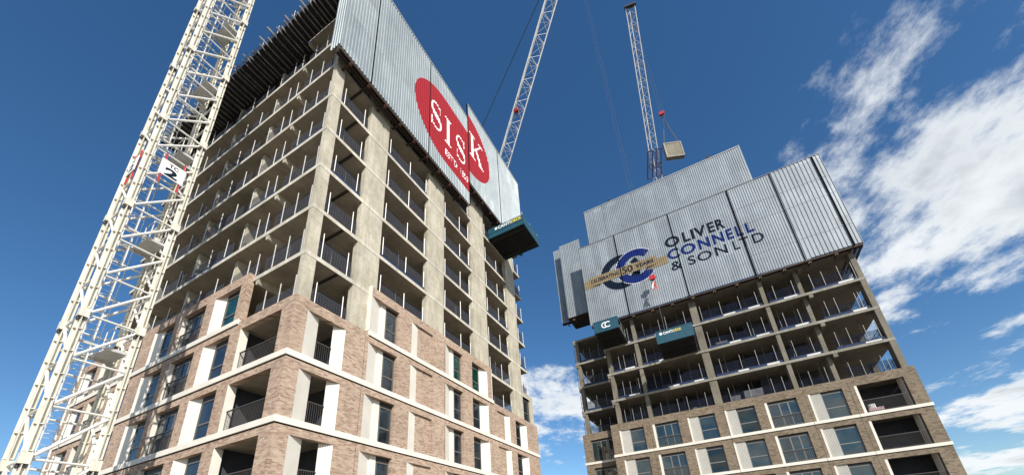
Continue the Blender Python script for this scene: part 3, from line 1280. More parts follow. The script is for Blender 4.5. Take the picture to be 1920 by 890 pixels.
decal('lettering', q, TA, PER_A, DEPTH_A, scA, LOGO_WHITE, lift=0.012)

# ------------------------------------------------------------------ tan brick tower (right)
SBz = lambda k: 16.65 + H * k
tB = thing('apartment_tower', 'unfinished concrete tower with tan brick lower storeys under a lettered grey screen', 'tower', (42, -19, 0))
UB = 31.82
BF = lambda a, d, z: (UB + d, a, z)
BS = lambda a, d, z: (33.55 + d, a, z)
for k in range(-4, 4):
    mb = MB()
    z = SBz(k)
    e = 0.0 if k >= 0 else 0.12
    mb.slab(32.07 + e, 52, -31.72 + e, -7.25, z - 0.25, z)
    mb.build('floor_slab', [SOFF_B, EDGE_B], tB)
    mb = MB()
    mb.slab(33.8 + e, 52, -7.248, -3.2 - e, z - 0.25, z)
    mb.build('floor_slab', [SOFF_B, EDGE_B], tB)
for k in range(-1, 3):
    z0, z1 = SBz(k), SBz(k + 1) - 0.25
    for (a, b, u0, u1) in ((-7.9, -7.48, 32.15, 32.9), (-11.13, -10.74, 32.15, 33.1), (-17.78, -17.08, 32.15, 32.6), (-24.05, -23.69, 32.15, 33.1),
                           (-27.22, -26.88, 32.6, 33.5), (-31.7, -31.28, 32.09, 33.0), (-3.8, -3.38, 33.9, 34.6), (-31.6, -31.2, 37.5, 38.3),
                           (-31.6, -31.2, 43, 43.8), (-3.9, -3.5, 39, 39.8), (-12, -11.4, 38.2, 38.8), (-24.2, -23.6, 38.2, 38.8)):
        mb = MB()
        mb.box(u0, u1, a, b, z0, z1)
        mb.build('column', CONC_B, tB)
    mb = MB()
    mb.box(35.9, 36.05, -26.6, -7.0, z0, z1)
    mb.box(34.4, 35.9, -14.4, -14.25, z0, z1)
    mb.box(34.6, 35.9, -20.9, -20.75, z0, z1)
    mb.box(36.05, 51, -20.9, -20.75, z0, z1)
    if k % 2:
        mb.box(34.6, 34.75, -10.4, -8.6, z0, z1)
        mb.box(34.7, 34.85, -23.4, -21.6, z0, z1)
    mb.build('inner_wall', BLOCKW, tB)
for k in range(0, 4):
    z = SBz(k) - 0.25
    mb = MB()
    mb.box(32.085, 34.2, -27.62, -27.3, z - 0.36, z)
    mb.build('beam_nib', CONC_B, tB)
    mb = MB()
    mb.box(32.085, 33.7, -7.62, -7.27, z - 0.34, z)
    mb.build('beam_nib', CONC_B, tB)
    mb = MB()
    mb.box(33.82, 35.5, -3.6, -3.22, z - 0.34, z)
    mb.build('beam_nib', CONC_B, tB)

B_OPEN = [('fl', -7.55, -10.07, -8.62), ('french', -10.95, -13.45, -11.17), ('fl', -14.32, -16.80, -15.30), ('fl', -17.67, -20.20, -18.64),
          ('french', -21.0, -23.5, -21.2), ('fl', -24.38, -26.87, -25.30), ('balcony', -27.70, -31.0, -27.88)]
B_SILL = [10.60, 7.45, 4.30]
DB = 0.26
for si, zs in enumerate(B_SILL):
    zh = zs + 2.45
    ztop = 13.82 if si == 0 else zs + H - 0.23
    wall_mesh(BF, -31.92, -6.70, zs - 0.02, ztop, [(b, a, zs, zh) for _, a, b, _ in B_OPEN], 0, 0.24).build('brick_wall', BRICK_B, tB)
    wall_mesh(BS, -6.70, -2.98, zs - 0.02, ztop, [(-6.66, -3.86, zs, zh)], 0, 0.24).build('brick_wall', BRICK_B, tB)
    mb = MB()
    mb.box(33.55, 33.8, -6.698, -6.66, zs, zh)
    for kind, a, b, m in B_OPEN:
        if kind == 'fl':
            mb = MB()
            mb.box(a - 0.003, a - 0.16, 0.01, 0.1, zs + 0.003, zh - 0.003, BF)
            mb.build('reveal_panel', CREAM, tB)
            fluted(BF, (m, 0.11), (a - 0.163, 0.11), zs, zh, tB, CREAM_B, period=0.11)
            window(BF, b + 0.003, m - 0.003, 0.16, zs + 0.003, zh - 0.003, tB, FRAME_B, [GLASS_BD if (si * 3 + int(-a)) % 4 == 1 else GLASS_B], head=0.22)
        elif kind == 'french':
            mb = MB()
            mb.box(a - 0.003, m, 0.01, 0.24, zs + 0.003, zh - 0.003, BF)
            mb.build('reveal_panel', CREAM, tB)
            window(BF, b + 0.003, m - 0.003, 0.17, zs + 0.003, zh - 0.003, tB, FRAME_B, [GLASS_B], 'french', head=0.22)
            railing(BF, b + 0.02, m - 0.02, 0.06, zs, tB, FRAME_A, h=1.05)
        else:
            mb = MB()
            mb.box(a - 0.003, m, 0.01, 0.24, zs + 0.003, zh - 0.003, BF)
            mb.build('reveal_panel', CREAM, tB)
            mb = MB()
            mb.box(b + 0.003, b + 0.07, 0.35, 1.3, zs - 0.2, zh + 0.2, BF)
            mb.build('reveal_panel', CREAM, tB)
            railing(BF, b + 0.01, m - 0.02, 0.1, zs, tB, RAILM)
            mb = MB()
            mb.box(b - 0.6, a + 0.4, 2.4, 2.6, zs - 0.3, zh + 0.6, BF)
            mb.box(a - 0.05, a + 0.15, 0.25, 2.4, zs - 0.3, zh + 0.6, BF)
            mb.build('inner_wall', BLOCKW, tB)
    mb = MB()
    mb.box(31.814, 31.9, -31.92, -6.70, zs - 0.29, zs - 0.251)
    mb.build('shadow_joint', RUSTY, tB)  # band's shadow line painted as a dark strip over the joint
    window(BS, -6.655, -3.865, 0.17, zs + 0.003, zh - 0.003, tB, FRAME_B, [GLASS_B], 'french', head=0.2)
    mb = MB()
    mb.box(31.745, 32.0, -31.99, -6.63, zs - 0.25, zs)
    mb.build('band_course', CREAM, tB)
    mb = MB()
    mb.box(33.48, 33.7, -6.628, -2.92, zs - 0.25, zs)
    mb.build('band_course', CREAM, tB)
for a in (-10.68, -17.63, -24.14, -27.35):
    mb = MB()
    for zs in B_SILL:
        mb.box(31.814, 31.9, a - 0.012, a + 0.012, zs + 0.002, zs + H - 0.26)
        mb.box(31.741, 31.8, a - 0.01, a + 0.01, zs - 0.252, zs + 0.001)
    mb.build('movement_joint', RUSTY, tB)
mb = MB()
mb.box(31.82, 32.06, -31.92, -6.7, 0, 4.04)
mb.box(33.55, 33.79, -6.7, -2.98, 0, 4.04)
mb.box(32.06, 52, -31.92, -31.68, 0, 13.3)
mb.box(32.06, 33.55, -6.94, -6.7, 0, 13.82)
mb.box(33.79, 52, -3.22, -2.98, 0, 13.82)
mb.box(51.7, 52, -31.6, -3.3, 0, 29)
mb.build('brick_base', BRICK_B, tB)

Bb = lambda a, d, z: (32.07 + d, a, z)
Bsb = lambda a, d, z: (33.8 + d, a, z)
B_BAYS = [(-10.65, -8.0, [-8.6, -9.4, -10.3]), (-17.0, -11.2, [-11.9, -13.8, -14.6, -16.4]), (-23.6, -17.85, [-18.3, -20.0, -21.9, -23.2]),
          (-26.8, -24.15, [-24.8, -26.2]), (-31.2, -27.7, [-28.1, -28.8, -30.2, -30.9])]
for k in range(-1, 3):
    for bi, (a0, a1, ps) in enumerate(B_BAYS):
        z = SBz(k)
        dz = 0.33 if k == -1 else 0
        w = a1 - a0
        nb = []
        x = a0 + 0.3
        while x < a1 - 1.2:
            nb.append((x, x + 0.9 + 0.3 * random.random()))
            x += 2.0 + random.random()
        ps = [p + random.uniform(-0.3, 0.3) for p in ps]
        barrier(Bb, a0, a1, z, ps,
                'netted edge barrier, right tower, %s open floor, %s bay from the left corner' % (FLOORW[k + 1], ORD[bi]),
                'edge barriers on the right tower', net=[(a0 + 0.05, a1 - 0.05)], mesh=False, pm=GALV_D, boards=nb, h=1.85)
        for j in range(2):
            a = a0 + w * (0.22 + 0.55 * j) + random.uniform(-0.2, 0.2)
            u = 33.6 + random.uniform(-0.3, 0.6)
            t = thing('steel_prop', 'steel prop, right tower, %s open floor, %s bay, %s of the pair' % (FLOORW[k + 1], ORD[bi], ('right', 'left')[j]),
                      'prop', (u, a, z), 'steel props in the right tower')
            rod('outer_tube', (u, a, z), (u, a, z + 1.6), 0.035, GALV_D, t)
            rod('inner_tube', (u, a, z + 1.6), (u, a, z + H - 0.25), 0.025, GALV_D, t)
    barrier(Bsb, -6.9, -3.9, SBz(k), [-4.4, -5.2, -6.3],
            'edge barrier, right tower, %s open floor, set back left bay' % FLOORW[k + 1],
            'edge barriers on the right tower', net=[(-6.8, -4.0)], mesh=True, pm=GALV_D, h=1.85)
    t = thing('edge_scaffold', 'scaffold tubes at the left edge of the right tower, %s open floor' % FLOORW[k + 1], 'scaffold',
              (34.5, -3.3, SBz(k)), 'scaffold tubes at the set back bay')
    for u in (33.9, 35.0, 36.2):
        rod('standard', (u, -3.26, SBz(k)), (u, -3.26, SBz(k) + 2.1), 0.028, NETBLUE, t)
    for zr in (0.6, 1.2, 1.8):
        rod('ledger', (33.85, -3.26, SBz(k) + zr), (36.4, -3.26, SBz(k) + zr), 0.022, GALV_D, t)
    t = thing('edge_scaffold', 'scaffold rails at the open right end of the right tower, %s open floor' % FLOORW[k + 1], 'scaffold',
              (35, -31.6, SBz(k)), 'scaffold rails at the right end of the right tower')
    for u in (33.3, 34.3, 35.4, 36.6):
        rod('standard', (u, -31.65, SBz(k)), (u, -31.65, SBz(k) + 1.9), 0.03, NETBLUE, t)
    for zr in (0.45, 0.9, 1.35, 1.75):
        rod('ledger', (33.1, -31.65, SBz(k) + zr), (37.3, -31.65, SBz(k) + zr), 0.024, WIRE, t)

# materials stored on the floors of the right tower
STK = [(33.6, -20.6, 13.5, 0.9, 1.6, 1.5, 'tall wrapped board stack beside the wide column, lowest open floor of right tower', WRAP),
       (33.8, -19.0, 13.5, 0.8, 0.9, 1.3, 'grey board stack near the wide column, lowest open floor of right tower', WRAP),
       (34.0, -15.6, 13.5, 0.8, 1.2, 1.0, 'board stack left of the wide column, lowest open floor of right tower', WRAP),
       (33.7, -19.2, 19.8, 0.8, 1.1, 1.0, 'grey board stack right of the wide column, third open floor of right tower', WRAP),
       (33.8, -13.0, 16.65, 0.8, 0.9, 0.9, 'grey board stack, second open floor of right tower, second bay', WRAP),
       (33.7, -25.4, 13.5, 0.7, 1.4, 0.35, 'yellow timber stack near the right end of the lowest open floor', TIMBER)]
for u, v, z, du, dv, dz, lab, m in STK:
    t = thing('board_stack', lab, 'board stack', (u, v, z), 'stacks stored in the right tower')
    n = 4
    for i in range(n):
        mb = MB()
        j = 0.02 * (i % 2)
        mb.box(u - du / 2 + j, u + du / 2 + j, v - dv / 2 - j, v + dv / 2 - j, z + dz * i / n + 0.012, z + dz * (i + 1) / n)
        mb.build('pack', m, t)
    for s in (-0.3, 0.3):
        mb = MB()
        mb.box(u - du / 2, u + du / 2, v + s * dv - 0.04, v + s * dv + 0.04, z, z + 0.014)
        mb.build('bearer', TIMBER, t)
# concrete block stack glimpsed on left tower
t = thing('board_stack', 'pale board stack on the second open floor of the left tower, third bay', 'board stack', (12.6, 1.3, SA(2)))
for i in range(3):
    mb = MB()
    mb.box(11.9, 13.4, 1.0, 1.9, SA(2) + 0.28 * i, SA(2) + 0.27 + 0.28 * i)
    mb.build('pack', BLOCKW, t)
# bundle on the balcony
t = thing('wrapped_bundle', 'pink and white striped bundle against the top balcony railing of the right tower', 'bundle', (32.2, -28.6, 10.6))
mb = MB()
mb.box(32.06, 32.5, -29.1, -28.15, 10.36, 11.0)
mb.build('sack', STRIPE, t)
mb = MB()
mb.prism([(32.28 + 0.2 * math.cos(x * 0.7), -28.45 + 0.26 * math.sin(x * 0.7)) for x in range(9)], 11.0, 11.35)
mb.build('roll', BOARD, t)

# ------------------------------------------------------------------ climbing screen on the right tower
PER_B, DEPTH_B = 0.23, 0.05
scB = thing('climbing_screen', 'grey profiled steel screen with blue lettering and ring logo, top of the right tower', 'screen', (31.4, -19, 26))
TB = lambda s, o, z: (31.34 - o, -s, z)
for a0, a1, per in ((6.4, 10.97, PER_B), (11.08, 17.36, PER_B), (17.46, 23.68, PER_B), (23.80, 27.88, PER_B), (27.96, 31.68, 0.36), (31.82, 32.42, 0.3)):
    sheet('screen_panel', TB, a0, a1, 26.05, 37.5 + 0.05 * math.sin(a0), per, DEPTH_B, scB, SHEET_B)
sheet('screen_panel', lambda s, o, z: (33.1 - o, -s, z), 3.33, 6.25, 29.15, 40.75, PER_B, DEPTH_B, scB, SHEET_B)
sheet('screen_panel', lambda s, o, z: (34.1 - o, -s, z), 2.1, 3.5, 29.4, 41.2, PER_B, DEPTH_B, scB, SHEET_B)
sheet('screen_panel', lambda s, o, z: (34.0 - o, -s, z), 7.3, 27.1, 36.0, 45.6, PER_B, DEPTH_B, scB, SHEET_B)
sheet('screen_panel', lambda s, o, z: (s, -32.46 - o, z), 31.4, 45.0, 26.05, 37.5, PER_B, DEPTH_B, scB, SHEET_B)
for a, w in ((10.96, 0.13), (17.35, 0.12), (23.67, 0.14), (27.87, 0.1), (31.67, 0.16)):
    mb = MB()
    mb.box(31.26, 31.37, -a - w, -a, 26.0, 37.45)
    mb.build('joint_strip', BLACK, scB)
for (a0, a1, u, zb) in ((-32.4, -6.5, 31.34, 26.02), (-6.2, -3.3, 33.1, 29.12), (-3.4, -2.1, 34.1, 29.36)):
    for du, hh in ((0.1, 0.2), (0.34, 0.26)):
        mb = MB()
        mb.box(u + du - 0.05, u + du + 0.05, a0, a1, zb - hh, zb)
        mb.build('rail_beam', RUSTY, scB)
    a = a1 - 0.7
    while a > a0:
        mb = MB()
        mb.box(u, u + 0.85, a - 0.06, a + 0.06, zb - 0.34, zb - 0.265)
        mb.build('bracket', RUSTY, scB)
        mb = MB()
        mb.box(u + 0.02, u + 0.12, a - 0.12, a - 0.04, zb - 0.42, zb - 0.345)
        mb.box(u + 0.02, u + 0.12, a + 0.04, a + 0.12, zb - 0.42, zb - 0.345)
        mb.build('bolt_plate', TIMBER, scB)
        a -= 2.1
for dv in (0.1, 0.5, 0.9):
    mb = MB()
    mb.box(31.5, 36.0, -32.42 + dv - 0.05, -32.42 + dv + 0.05, 25.75, 26.0)
    mb.build('rail_beam', RUSTY, scB)
mb = MB()
mb.box(33.0, 36.0, -7.2, -3.3, 29.0, 29.1)
mb.build('trailing_platform', PLY, scB)
for a in (-9.0, -14, -21, -29):          # steel ties to the slab
    for zz in (26.6, 29.6):
        mb = MB()
        mb.box(31.36, 32.1, a - 0.08, a + 0.08, zz, zz + 0.2)
        mb.build('tie_bracket', RUSTY, scB)
for a in (-4.8,):
    mb = MB()
    mb.box(33.1, 33.9, a - 0.08, a + 0.08, 29.3, 29.5)
    mb.build('tie_bracket', RUSTY, scB)
for v in (-10.94, -23.57):
    mb = MB()
    mb.box(33.98, 34.14, v - 0.16, v + 0.16, 45.68, 45.72)
    mb.box(33.98, 34.14, v - 0.2, v - 0.1, 45.72, 46.15)
    mb.box(33.98, 34.14, v + 0.08, v + 0.18, 45.72, 46.15)
    mb.box(34.0, 34.12, v - 0.16, v + 0.14, 45.95, 46.1)
    mb.build('lifting_lug', RUSTY, scB)
mb = MB()
mb.box(31.275, 31.40, -32.42, -6.38, 37.56, 37.61)
mb.build('capping_rail', GALV_D, scB)
mb = MB()
mb.box(33.92, 34.06, -27.1, -7.3, 45.6, 45.68)
mb.build('capping_rail', GALV, scB)
for zc in (32.4, 34.6, 28.4):            # sheet lap lines
    mb = MB()
    mb.box(31.275, 31.285, -32.4, -23.85, zc, zc + 0.03)
    mb.build('lap_line', SHEET_B, scB)
# printed marks
D = lambda nm, q, m, lift, clip=None: decal(nm, q, TB, PER_B, DEPTH_B, scB, m, lift=lift, clip=clip)
D('ring_mark', ring(11.0, 31.95, 2.38, 1.45, 48, 318), LOGO_NAVY, 0.006)
D('ring_mark', [arc_pts(11.0, 31.95, 2.38, -52, -24, 8) + arc_pts(11.0, 31.95, 1.45, -24, -52, 8)], LOGO_NAVY, 0.006)
D('ring_mark', ring(11.0, 31.95, 2.3, 1.5, -30, 36), LOGO_NAVY, 0.006, clip=(11.9, 13.35))
D('ring_edge', ring(12.8, 32.05, 2.40, 2.32, 40, 322), LOGO_WHITE, 0.010)
D('ring_mark', ring(12.8, 32.05, 2.34, 1.36, 40, 322), LOGO_BLUE, 0.014)
D('ribbon', [rect(6.45, 8.42, 31.08, 32.2)], LOGO_GOLD, 0.018)
D('ribbon', [rect(13.9, 16.25, 30.9, 32.02)], LOGO_GOLD, 0.018)
D('ribbon', [[(7.07, 31.32), (15.2, 31.35), (15.2, 32.5), (7.07, 32.52)]], LOGO_GOLD, 0.024)
D('ribbon_fold', [[(7.07, 31.32), (8.42, 31.32), (8.42, 31.08)]], RUSTY, 0.026)
D('ribbon_fold', [[(13.9, 31.36), (15.2, 31.36), (13.9, 31.05)]], RUSTY, 0.026)
D('lettering', text_polys('CELEBRATING', 7.3, 10.8, 31.66, 32.18, 0.03), LOGO_NAVY, 0.03)
D('lettering', text_polys('50', 11.15, 12.4, 31.48, 32.42, 0.015), LOGO_NAVY, 0.03)
D('lettering', text_polys('YEARS', 12.7, 14.8, 31.66, 32.18, 0.03), LOGO_NAVY, 0.03)


def words(txt, spans, z0, z1, weight, m):
    for ch, (a, b) in zip(txt, spans):
        D('letter', text_polys(ch, a, b, z0, z1, weight), m, 0.008)


words('OLIVER', [(16.36, 17.95), (18.3, 19.05), (19.2, 19.5), (19.55, 20.75), (20.95, 21.6), (21.75, 22.6)], 32.82, 34.22, 0.032, LOGO_NAVY)
words('CONNELL', [(16.33, 17.6), (17.75, 19.3), (19.6, 20.75), (21.05, 22.15), (22.4, 23.05), (23.3, 23.95), (24.25, 24.98)], 31.16, 32.52, 0.032, LOGO_BLUE)
words('&SONLTD', [(16.4, 17.55), (18.2, 18.95), (19.15, 20.6), (20.95, 22.1), (22.68, 23.25), (23.3, 24.2), (24.5, 25.5)], 29.66, 30.82, 0.014, LOGO_NAVY)

# ------------------------------------------------------------------ loading decks
def deck_floor_ribs(mb, T, a0, a1, b0, b1, z):
    """a across ribs, b along"""
    mb.box(a0, a1, b0, b1, z + 0.14, z + 0.2, T)
    n = int((a1 - a0) / 0.33)
    for i in range(n):
        a = a0 + 0.08 + (a1 - a0 - 0.16) * (i + 0.5) / n
        mb.box(a - 0.08, a + 0.08, b0, b1, z, z + 0.14, T)


# deck on the left tower
t = thing('loading_deck', 'teal cantilevered loading deck with yellow and white lettering, left tower', 'loading deck', (21, -2, 32.6))
mb = MB()
deck_floor_ribs(mb, lambda a, b, z: (a, b, z), 19.2, 22.75, -4.15, 2.2, 32.58)
mb.build('deck_floor', PLY, t)
zb, zt_ = 32.62, 33.85
for u in (19.08, 22.8):
    mb = MB()
    mb.box(u, u + 0.06, -4.2, -0.05, zb, zt_)
    mb.box(u - 0.04, u + 0.1, -4.2, 0.3, zb - 0.06, zb + 0.14)
    mb.box(u - 0.03, u + 0.09, -4.2, -0.05, zb + 0.5, zb + 0.56)
    mb.build('side_panel', TEAL, t)
mb = MB()
mb.box(19.15, 22.79, -4.2, -4.14, zb, zt_)
mb.box(19.15, 22.79, -4.25, -4.14, zb - 0.06, zb + 0.12)
mb.build('front_gate', TEAL, t)
for u in (19.12, 21.0, 22.82):
    rod('guard_post', (u, -4.1, zt_), (u, -4.1, zt_ + 0.35), 0.03, GALV, t)
for u in (19.6, 22.3):
    mb = MB()
    mb.box(u - 0.08, u + 0.08, -4.1, 3.0, 32.42, 32.58)
    mb.build('runner_beam', PLY, t)
rod('anchor_prop', (20.2, 2.0, 32.78), (20.2, 2.0, SA(7) - 0.26), 0.05, GALV_D, t)
TD = lambda s, o, z: (19.08 - o, -s, z)
decal('lettering', text_polys('CANTI', 1.25, 2.75, 33.36, 33.74, 0.03), TD, 0, 0, t, LOGO_WHITE, lift=0.006)
decal('lettering', text_polys('DECK', 2.82, 4.02, 33.36, 33.74, 0.03), TD, 0, 0, t, LOGO_YELLOW, lift=0.006)
decal('emblem', [arc_pts(1.02, 33.55, 0.17, 0, 360, 16)[:-1]], TD, 0, 0, t, LOGO_WHITE, lift=0.006)

# decks on the right tower
def deck_b(v0, v1, zbase, label, mark):
    t = thing('loading_deck', label, 'loading deck', (29.5, (v0 + v1) / 2, zbase), 'loading decks on the right tower')
    mb = MB()
    deck_floor_ribs(mb, lambda a, b, z: (a, b, z), 28.05, 33.6, v0, v1, zbase + 0.01)
    mb.build('deck_floor', PLY, t)
    mb = MB()
    mb.box(27.98, 28.04, v0, v1, zbase, zbase + 1.34)
    mb.box(27.95, 28.04, v0, v1, zbase - 0.02, zbase + 0.07)
    mb.box(27.96, 28.04, v0, v1, zbase + 1.26, zbase + 1.35)
    mb.build('front_gate', TEAL, t)
    for v in (v0, v1 - 0.05):
        mb = MB()
        mb.box(28.045, 31.2, v, v + 0.05, zbase + 0.21, zbase + 0.4)
        mb.bar((28.1, v + 0.025, zbase + 1.3), (31.5, v + 0.025, zbase + 1.3), 0.05, 0.05)
        mb.bar((29.6, v + 0.025, zbase + 0.4), (29.6, v + 0.025, zbase + 1.3), 0.05, 0.05)
        mb.bar((31.2, v + 0.025, zbase + 0.21), (31.2, v + 0.025, zbase + 1.3), 0.05, 0.05)
        mb.build('side_rail', GALV_D, t)
    for v in (v0 + 0.4, v1 - 0.5):
        rod('anchor_prop', (33.3, v, zbase + 0.2), (33.3, v, zbase + H - 0.25), 0.045, GALV_D, t)
    for k in range(3):
        mb = MB()
        mb.box(28.1 + k * 1.2, 28.2 + k * 1.2, v0, v1, zbase - 0.09, zbase + 0.01)
        mb.build('cross_beam', DARK, t)
    Tb = lambda s, o, z: (27.98 - o, -s, z)
    w0, w1 = -v1, -v0
    if mark == 'rings':
        cx, cz = (w0 + w1) / 2, zbase + 0.72
        decal('ring_mark', ring(cx - 0.12, cz, 0.36, 0.24, 40, 320, 20), Tb, 0, 0, t, LOGO_WHITE, lift=0.006)
        decal('ring_mark', ring(cx + 0.22, cz, 0.36, 0.24, 40, 320, 20), Tb, 0, 0, t, LOGO_WHITE, lift=0.008)
    else:
        z = zbase + 0.86
        decal('emblem', [arc_pts(w0 + 0.5, z + 0.14, 0.15, 0, 360, 14)[:-1]], Tb, 0, 0, t, LOGO_WHITE, lift=0.006)
        decal('lettering', text_polys('CANTI', w0 + 0.72, w0 + 1.62, z, z + 0.28, 0.03), Tb, 0, 0, t, LOGO_WHITE, lift=0.006)
        decal('lettering', text_polys('DECK', w0 + 1.68, w0 + 2.42, z, z + 0.28, 0.03), Tb, 0, 0, t, LOGO_YELLOW, lift=0.006)
    return t


deck_b(-10.15, -7.5, 22.96, 'teal loading deck with white ring mark under the left end of the grey screen', 'rings')
deck_b(-16.9, -13.45, 19.82, 'teal loading deck with white and yellow lettering, one floor lower on the right tower', 'words')

# ------------------------------------------------------------------ left tower crane (mast in view, jib overhead out of frame)
cr = thing('tower_crane', 'cream lattice tower crane mast rising in front of the pink brick tower', 'crane', (-4.25, 7.0, 0))
MU0, MU1, MV0, MV1 = -5.30, -3.22, 5.98, 8.08
SEC = 6.2
Z_SPL = [5.75 + SEC * i for i in range(-1, 9)]       # splice heights
ZTOP = 58.0
LW, LT = 0.165, 0.03
LP = 0.10
for (cu, su) in ((MU0, 1), (MU1, -1)):
    for (cv, sv) in ((MV0, 1), (MV1, -1)):
        mb = MB()
        # angle section open towards the inside of the mast
        mb.box(min(cu, cu + su * LW), max(cu, cu + su * LW), min(cv, cv + sv * LT), max(cv, cv + sv * LT), 0, ZTOP)
        mb.box(min(cu, cu + su * LT), max(cu, cu + su * LT), min(cv + sv * LT, cv + sv * LW), max(cv + sv * LT, cv + sv * LW), 0, ZTOP)
        z = 0.4
        while z < ZTOP:
            mb.box(min(cu + su * LT, cu + su * LW * 0.98), max(cu + su * LT, cu + su * LW * 0.98), min(cv + sv * LT, cv + sv * LW * 0.98),
                   max(cv + sv * LT, cv + sv * LW * 0.98), z, z + 0.03)
            z += SEC / 6
        # lips standing proud of the outward faces (left edge, near edge)
        ul = cu if su > 0 else cu - LW
        vl = cv if sv > 0 else cv - LW
        fv = cv if sv > 0 else cv - LW            # near (-v) face of the leg
        fu = cu if su > 0 else cu - LW            # left (-u) face of the leg
        if sv < 0:
            mb.box(ul, ul + LW, fv, fv + 0.02, 0, ZTOP)
        if su < 0:
            mb.box(fu, fu + 0.02, vl + 0.021, vl + LW, 0, ZTOP)
        mb.box(ul, ul + 0.03, fv - LP, fv - 0.001, 0, ZTOP)
        mb.box(ul + LW - 0.03, ul + LW, fv - LP * 0.5, fv - 0.001, 0, ZTOP)
        mb.box(fu - LP, fu - 0.001, vl + LW - 0.03, vl + LW, 0, ZTOP)
        mb.build('mast_leg', CRANE, cr)
        # cleats across the outer faces of the leg
        z = 1.1
        while z < ZTOP:
            cl = MB()
            cl.box(ul + 0.03, ul + LW - 0.03, fv - LP * 0.8, fv - 0.002, z, z + 0.035)
            cl.box(fu - LP * 0.8, fu - 0.002, vl + 0.002, vl + LW - 0.03, z, z + 0.035)
            cl.build('leg_cleat', CRANE, cr)
            z += SEC / 6
        for zs in Z_SPL:
            mb = MB()
            mb.box(ul - 0.125, ul + LW + 0.02, vl - 0.125, vl + LW + 0.02, zs + 0.04, zs + 0.46)
            mb.build('splice_collar', CRANE, cr)
            mb = MB()
            for q in (0.03, 0.13):
                mb.tube((ul + q, vl - 0.07, zs - 0.1), (ul + q, vl - 0.07, zs + 0.035), 0.035, 6)
                mb.tube((ul - 0.07, vl + q, zs - 0.1), (ul - 0.07, vl + q, zs + 0.035), 0.035, 6)
            mb.build('splice_bolts', DARK, cr)
# lacing
HT = SEC / 3
z = Z_SPL[0] - 2 * SEC + 0.25
zi = 0
faces = [((MU0, MV0), (MU1, MV0)), ((MU1, MV0), (MU1, MV1)), ((MU0, MV1), (MU1, MV1)), ((MU0, MV0), (MU0, MV1))]
zlist = []
z = 0.3
nodes = []
zz = Z_SPL[0] + 0.25
while zz > 1.5:
    zz -= HT
while zz < ZTOP - HT:
    nodes.append(zz)
    zz += HT
e = 0.11
for z in nodes:
    for fi, ((u0, v0), (u1, v1)) in enumerate(faces):
        du, dv = (u1 - u0), (v1 - v0)
        L = math.hypot(du, dv)
        ux, vx = du / L * 0.2, dv / L * 0.2
        ins_u = 0.06 * (1 if fi == 3 else -1 if fi == 1 else 0)
        ins_v = 0.06 * (1 if fi == 0 else -1 if fi == 2 else 0)
        p0 = (u0 + ux + ins_u, v0 + vx + ins_v)
        p1 = (u1 - ux + ins_u, v1 - vx + ins_v)
        rod('brace', (p0[0], p0[1], z), (p1[0], p1[1], z), 0.048, CRANE_W, cr, 8)
        rod('brace', (p0[0], p0[1], z + 0.1), (p1[0], p1[1], z + HT - 0.1), 0.06, CRANE_W, cr, 8)
# ladder with hoops and resting platforms
mb = MB()
lu, lv = -4.55, 7.55
for s in (-0.2, 0.2):
    mb.box(lu + s - 0.025, lu + s + 0.025, lv - 0.03, lv + 0.03, 1.0, ZTOP - 1)
z = 1.2
while z < ZTOP - 1:
    mb.tube((lu - 0.2, lv, z), (lu + 0.2, lv, z), 0.009, 5)
    z += 0.3
mb.build('ladder', CRANE_W, cr)
hz = 2.5
while hz < ZTOP - 2:
    mb = MB()
    pts = [(lu + 0.36 * math.cos(math.radians(a)), lv - 0.02 - 0.62 * math.sin(math.radians(a)), hz) for a in range(0, 181, 20)]
    mb.path(pts, 0.016, 5)
    mb.build('ladder_hoop', CRANE_W, cr)
    hz += 0.95
mb = MB()
for a in (40, 90, 140):
    x, y = lu + 0.36 * math.cos(math.radians(a)), lv - 0.02 - 0.62 * math.sin(math.radians(a))
    mb.tube((x, y, 2.5), (x, y, ZTOP - 2.2), 0.013, 5)
mb.build('ladder_guard', CRANE_W, cr)
for z in (11.1, 17.3, 23.5, 29.7, 35.9, 42.1):
    mb = MB()
    mb.box(-4.15, -3.42, 6.2, 7.9, z, z + 0.05)
    mb.box(-5.1, -4.15, 7.75, 7.95, z, z + 0.05)
    mb.box(-5.12, -3.4, 6.18, 6.26, z - 0.1, z)
    mb.box(-5.12, -3.4, 7.8, 7.9, z - 0.1, z)
    mb.build('rest_platform', GALV, cr)
    mb = MB()
    for (x, y) in ((-4.1, 6.25), (-3.45, 6.25), (-4.1, 7.1)):
        mb.tube((x, y, z + 0.05), (x, y, z + 1.1), 0.02, 5)
    mb.tube((-4.1, 6.25, z + 1.1), (-3.45, 6.25, z + 1.1), 0.02, 5)
    mb.tube((-4.1, 6.25, z + 1.1), (-4.1, 7.1, z + 1.1), 0.02, 5)
    mb.tube((-4.1, 6.25, z + 0.6), (-4.1, 7.1, z + 0.6), 0.02, 5)
    mb.build('platform_rail', CRANE_W, cr)
# concrete foot and slewing head with jib (overhead)
mb = MB()
mb.box(-6.6, -1.9, 4.7, 9.4, -0.5, 0.35)
mb.build('foundation', CONC_A, cr)
mb = MB()
mb.box(-5.7, -2.8, 5.6, 8.5, ZTOP, ZTOP + 1.4)
mb.build('slewing_ring', CRANE, cr)


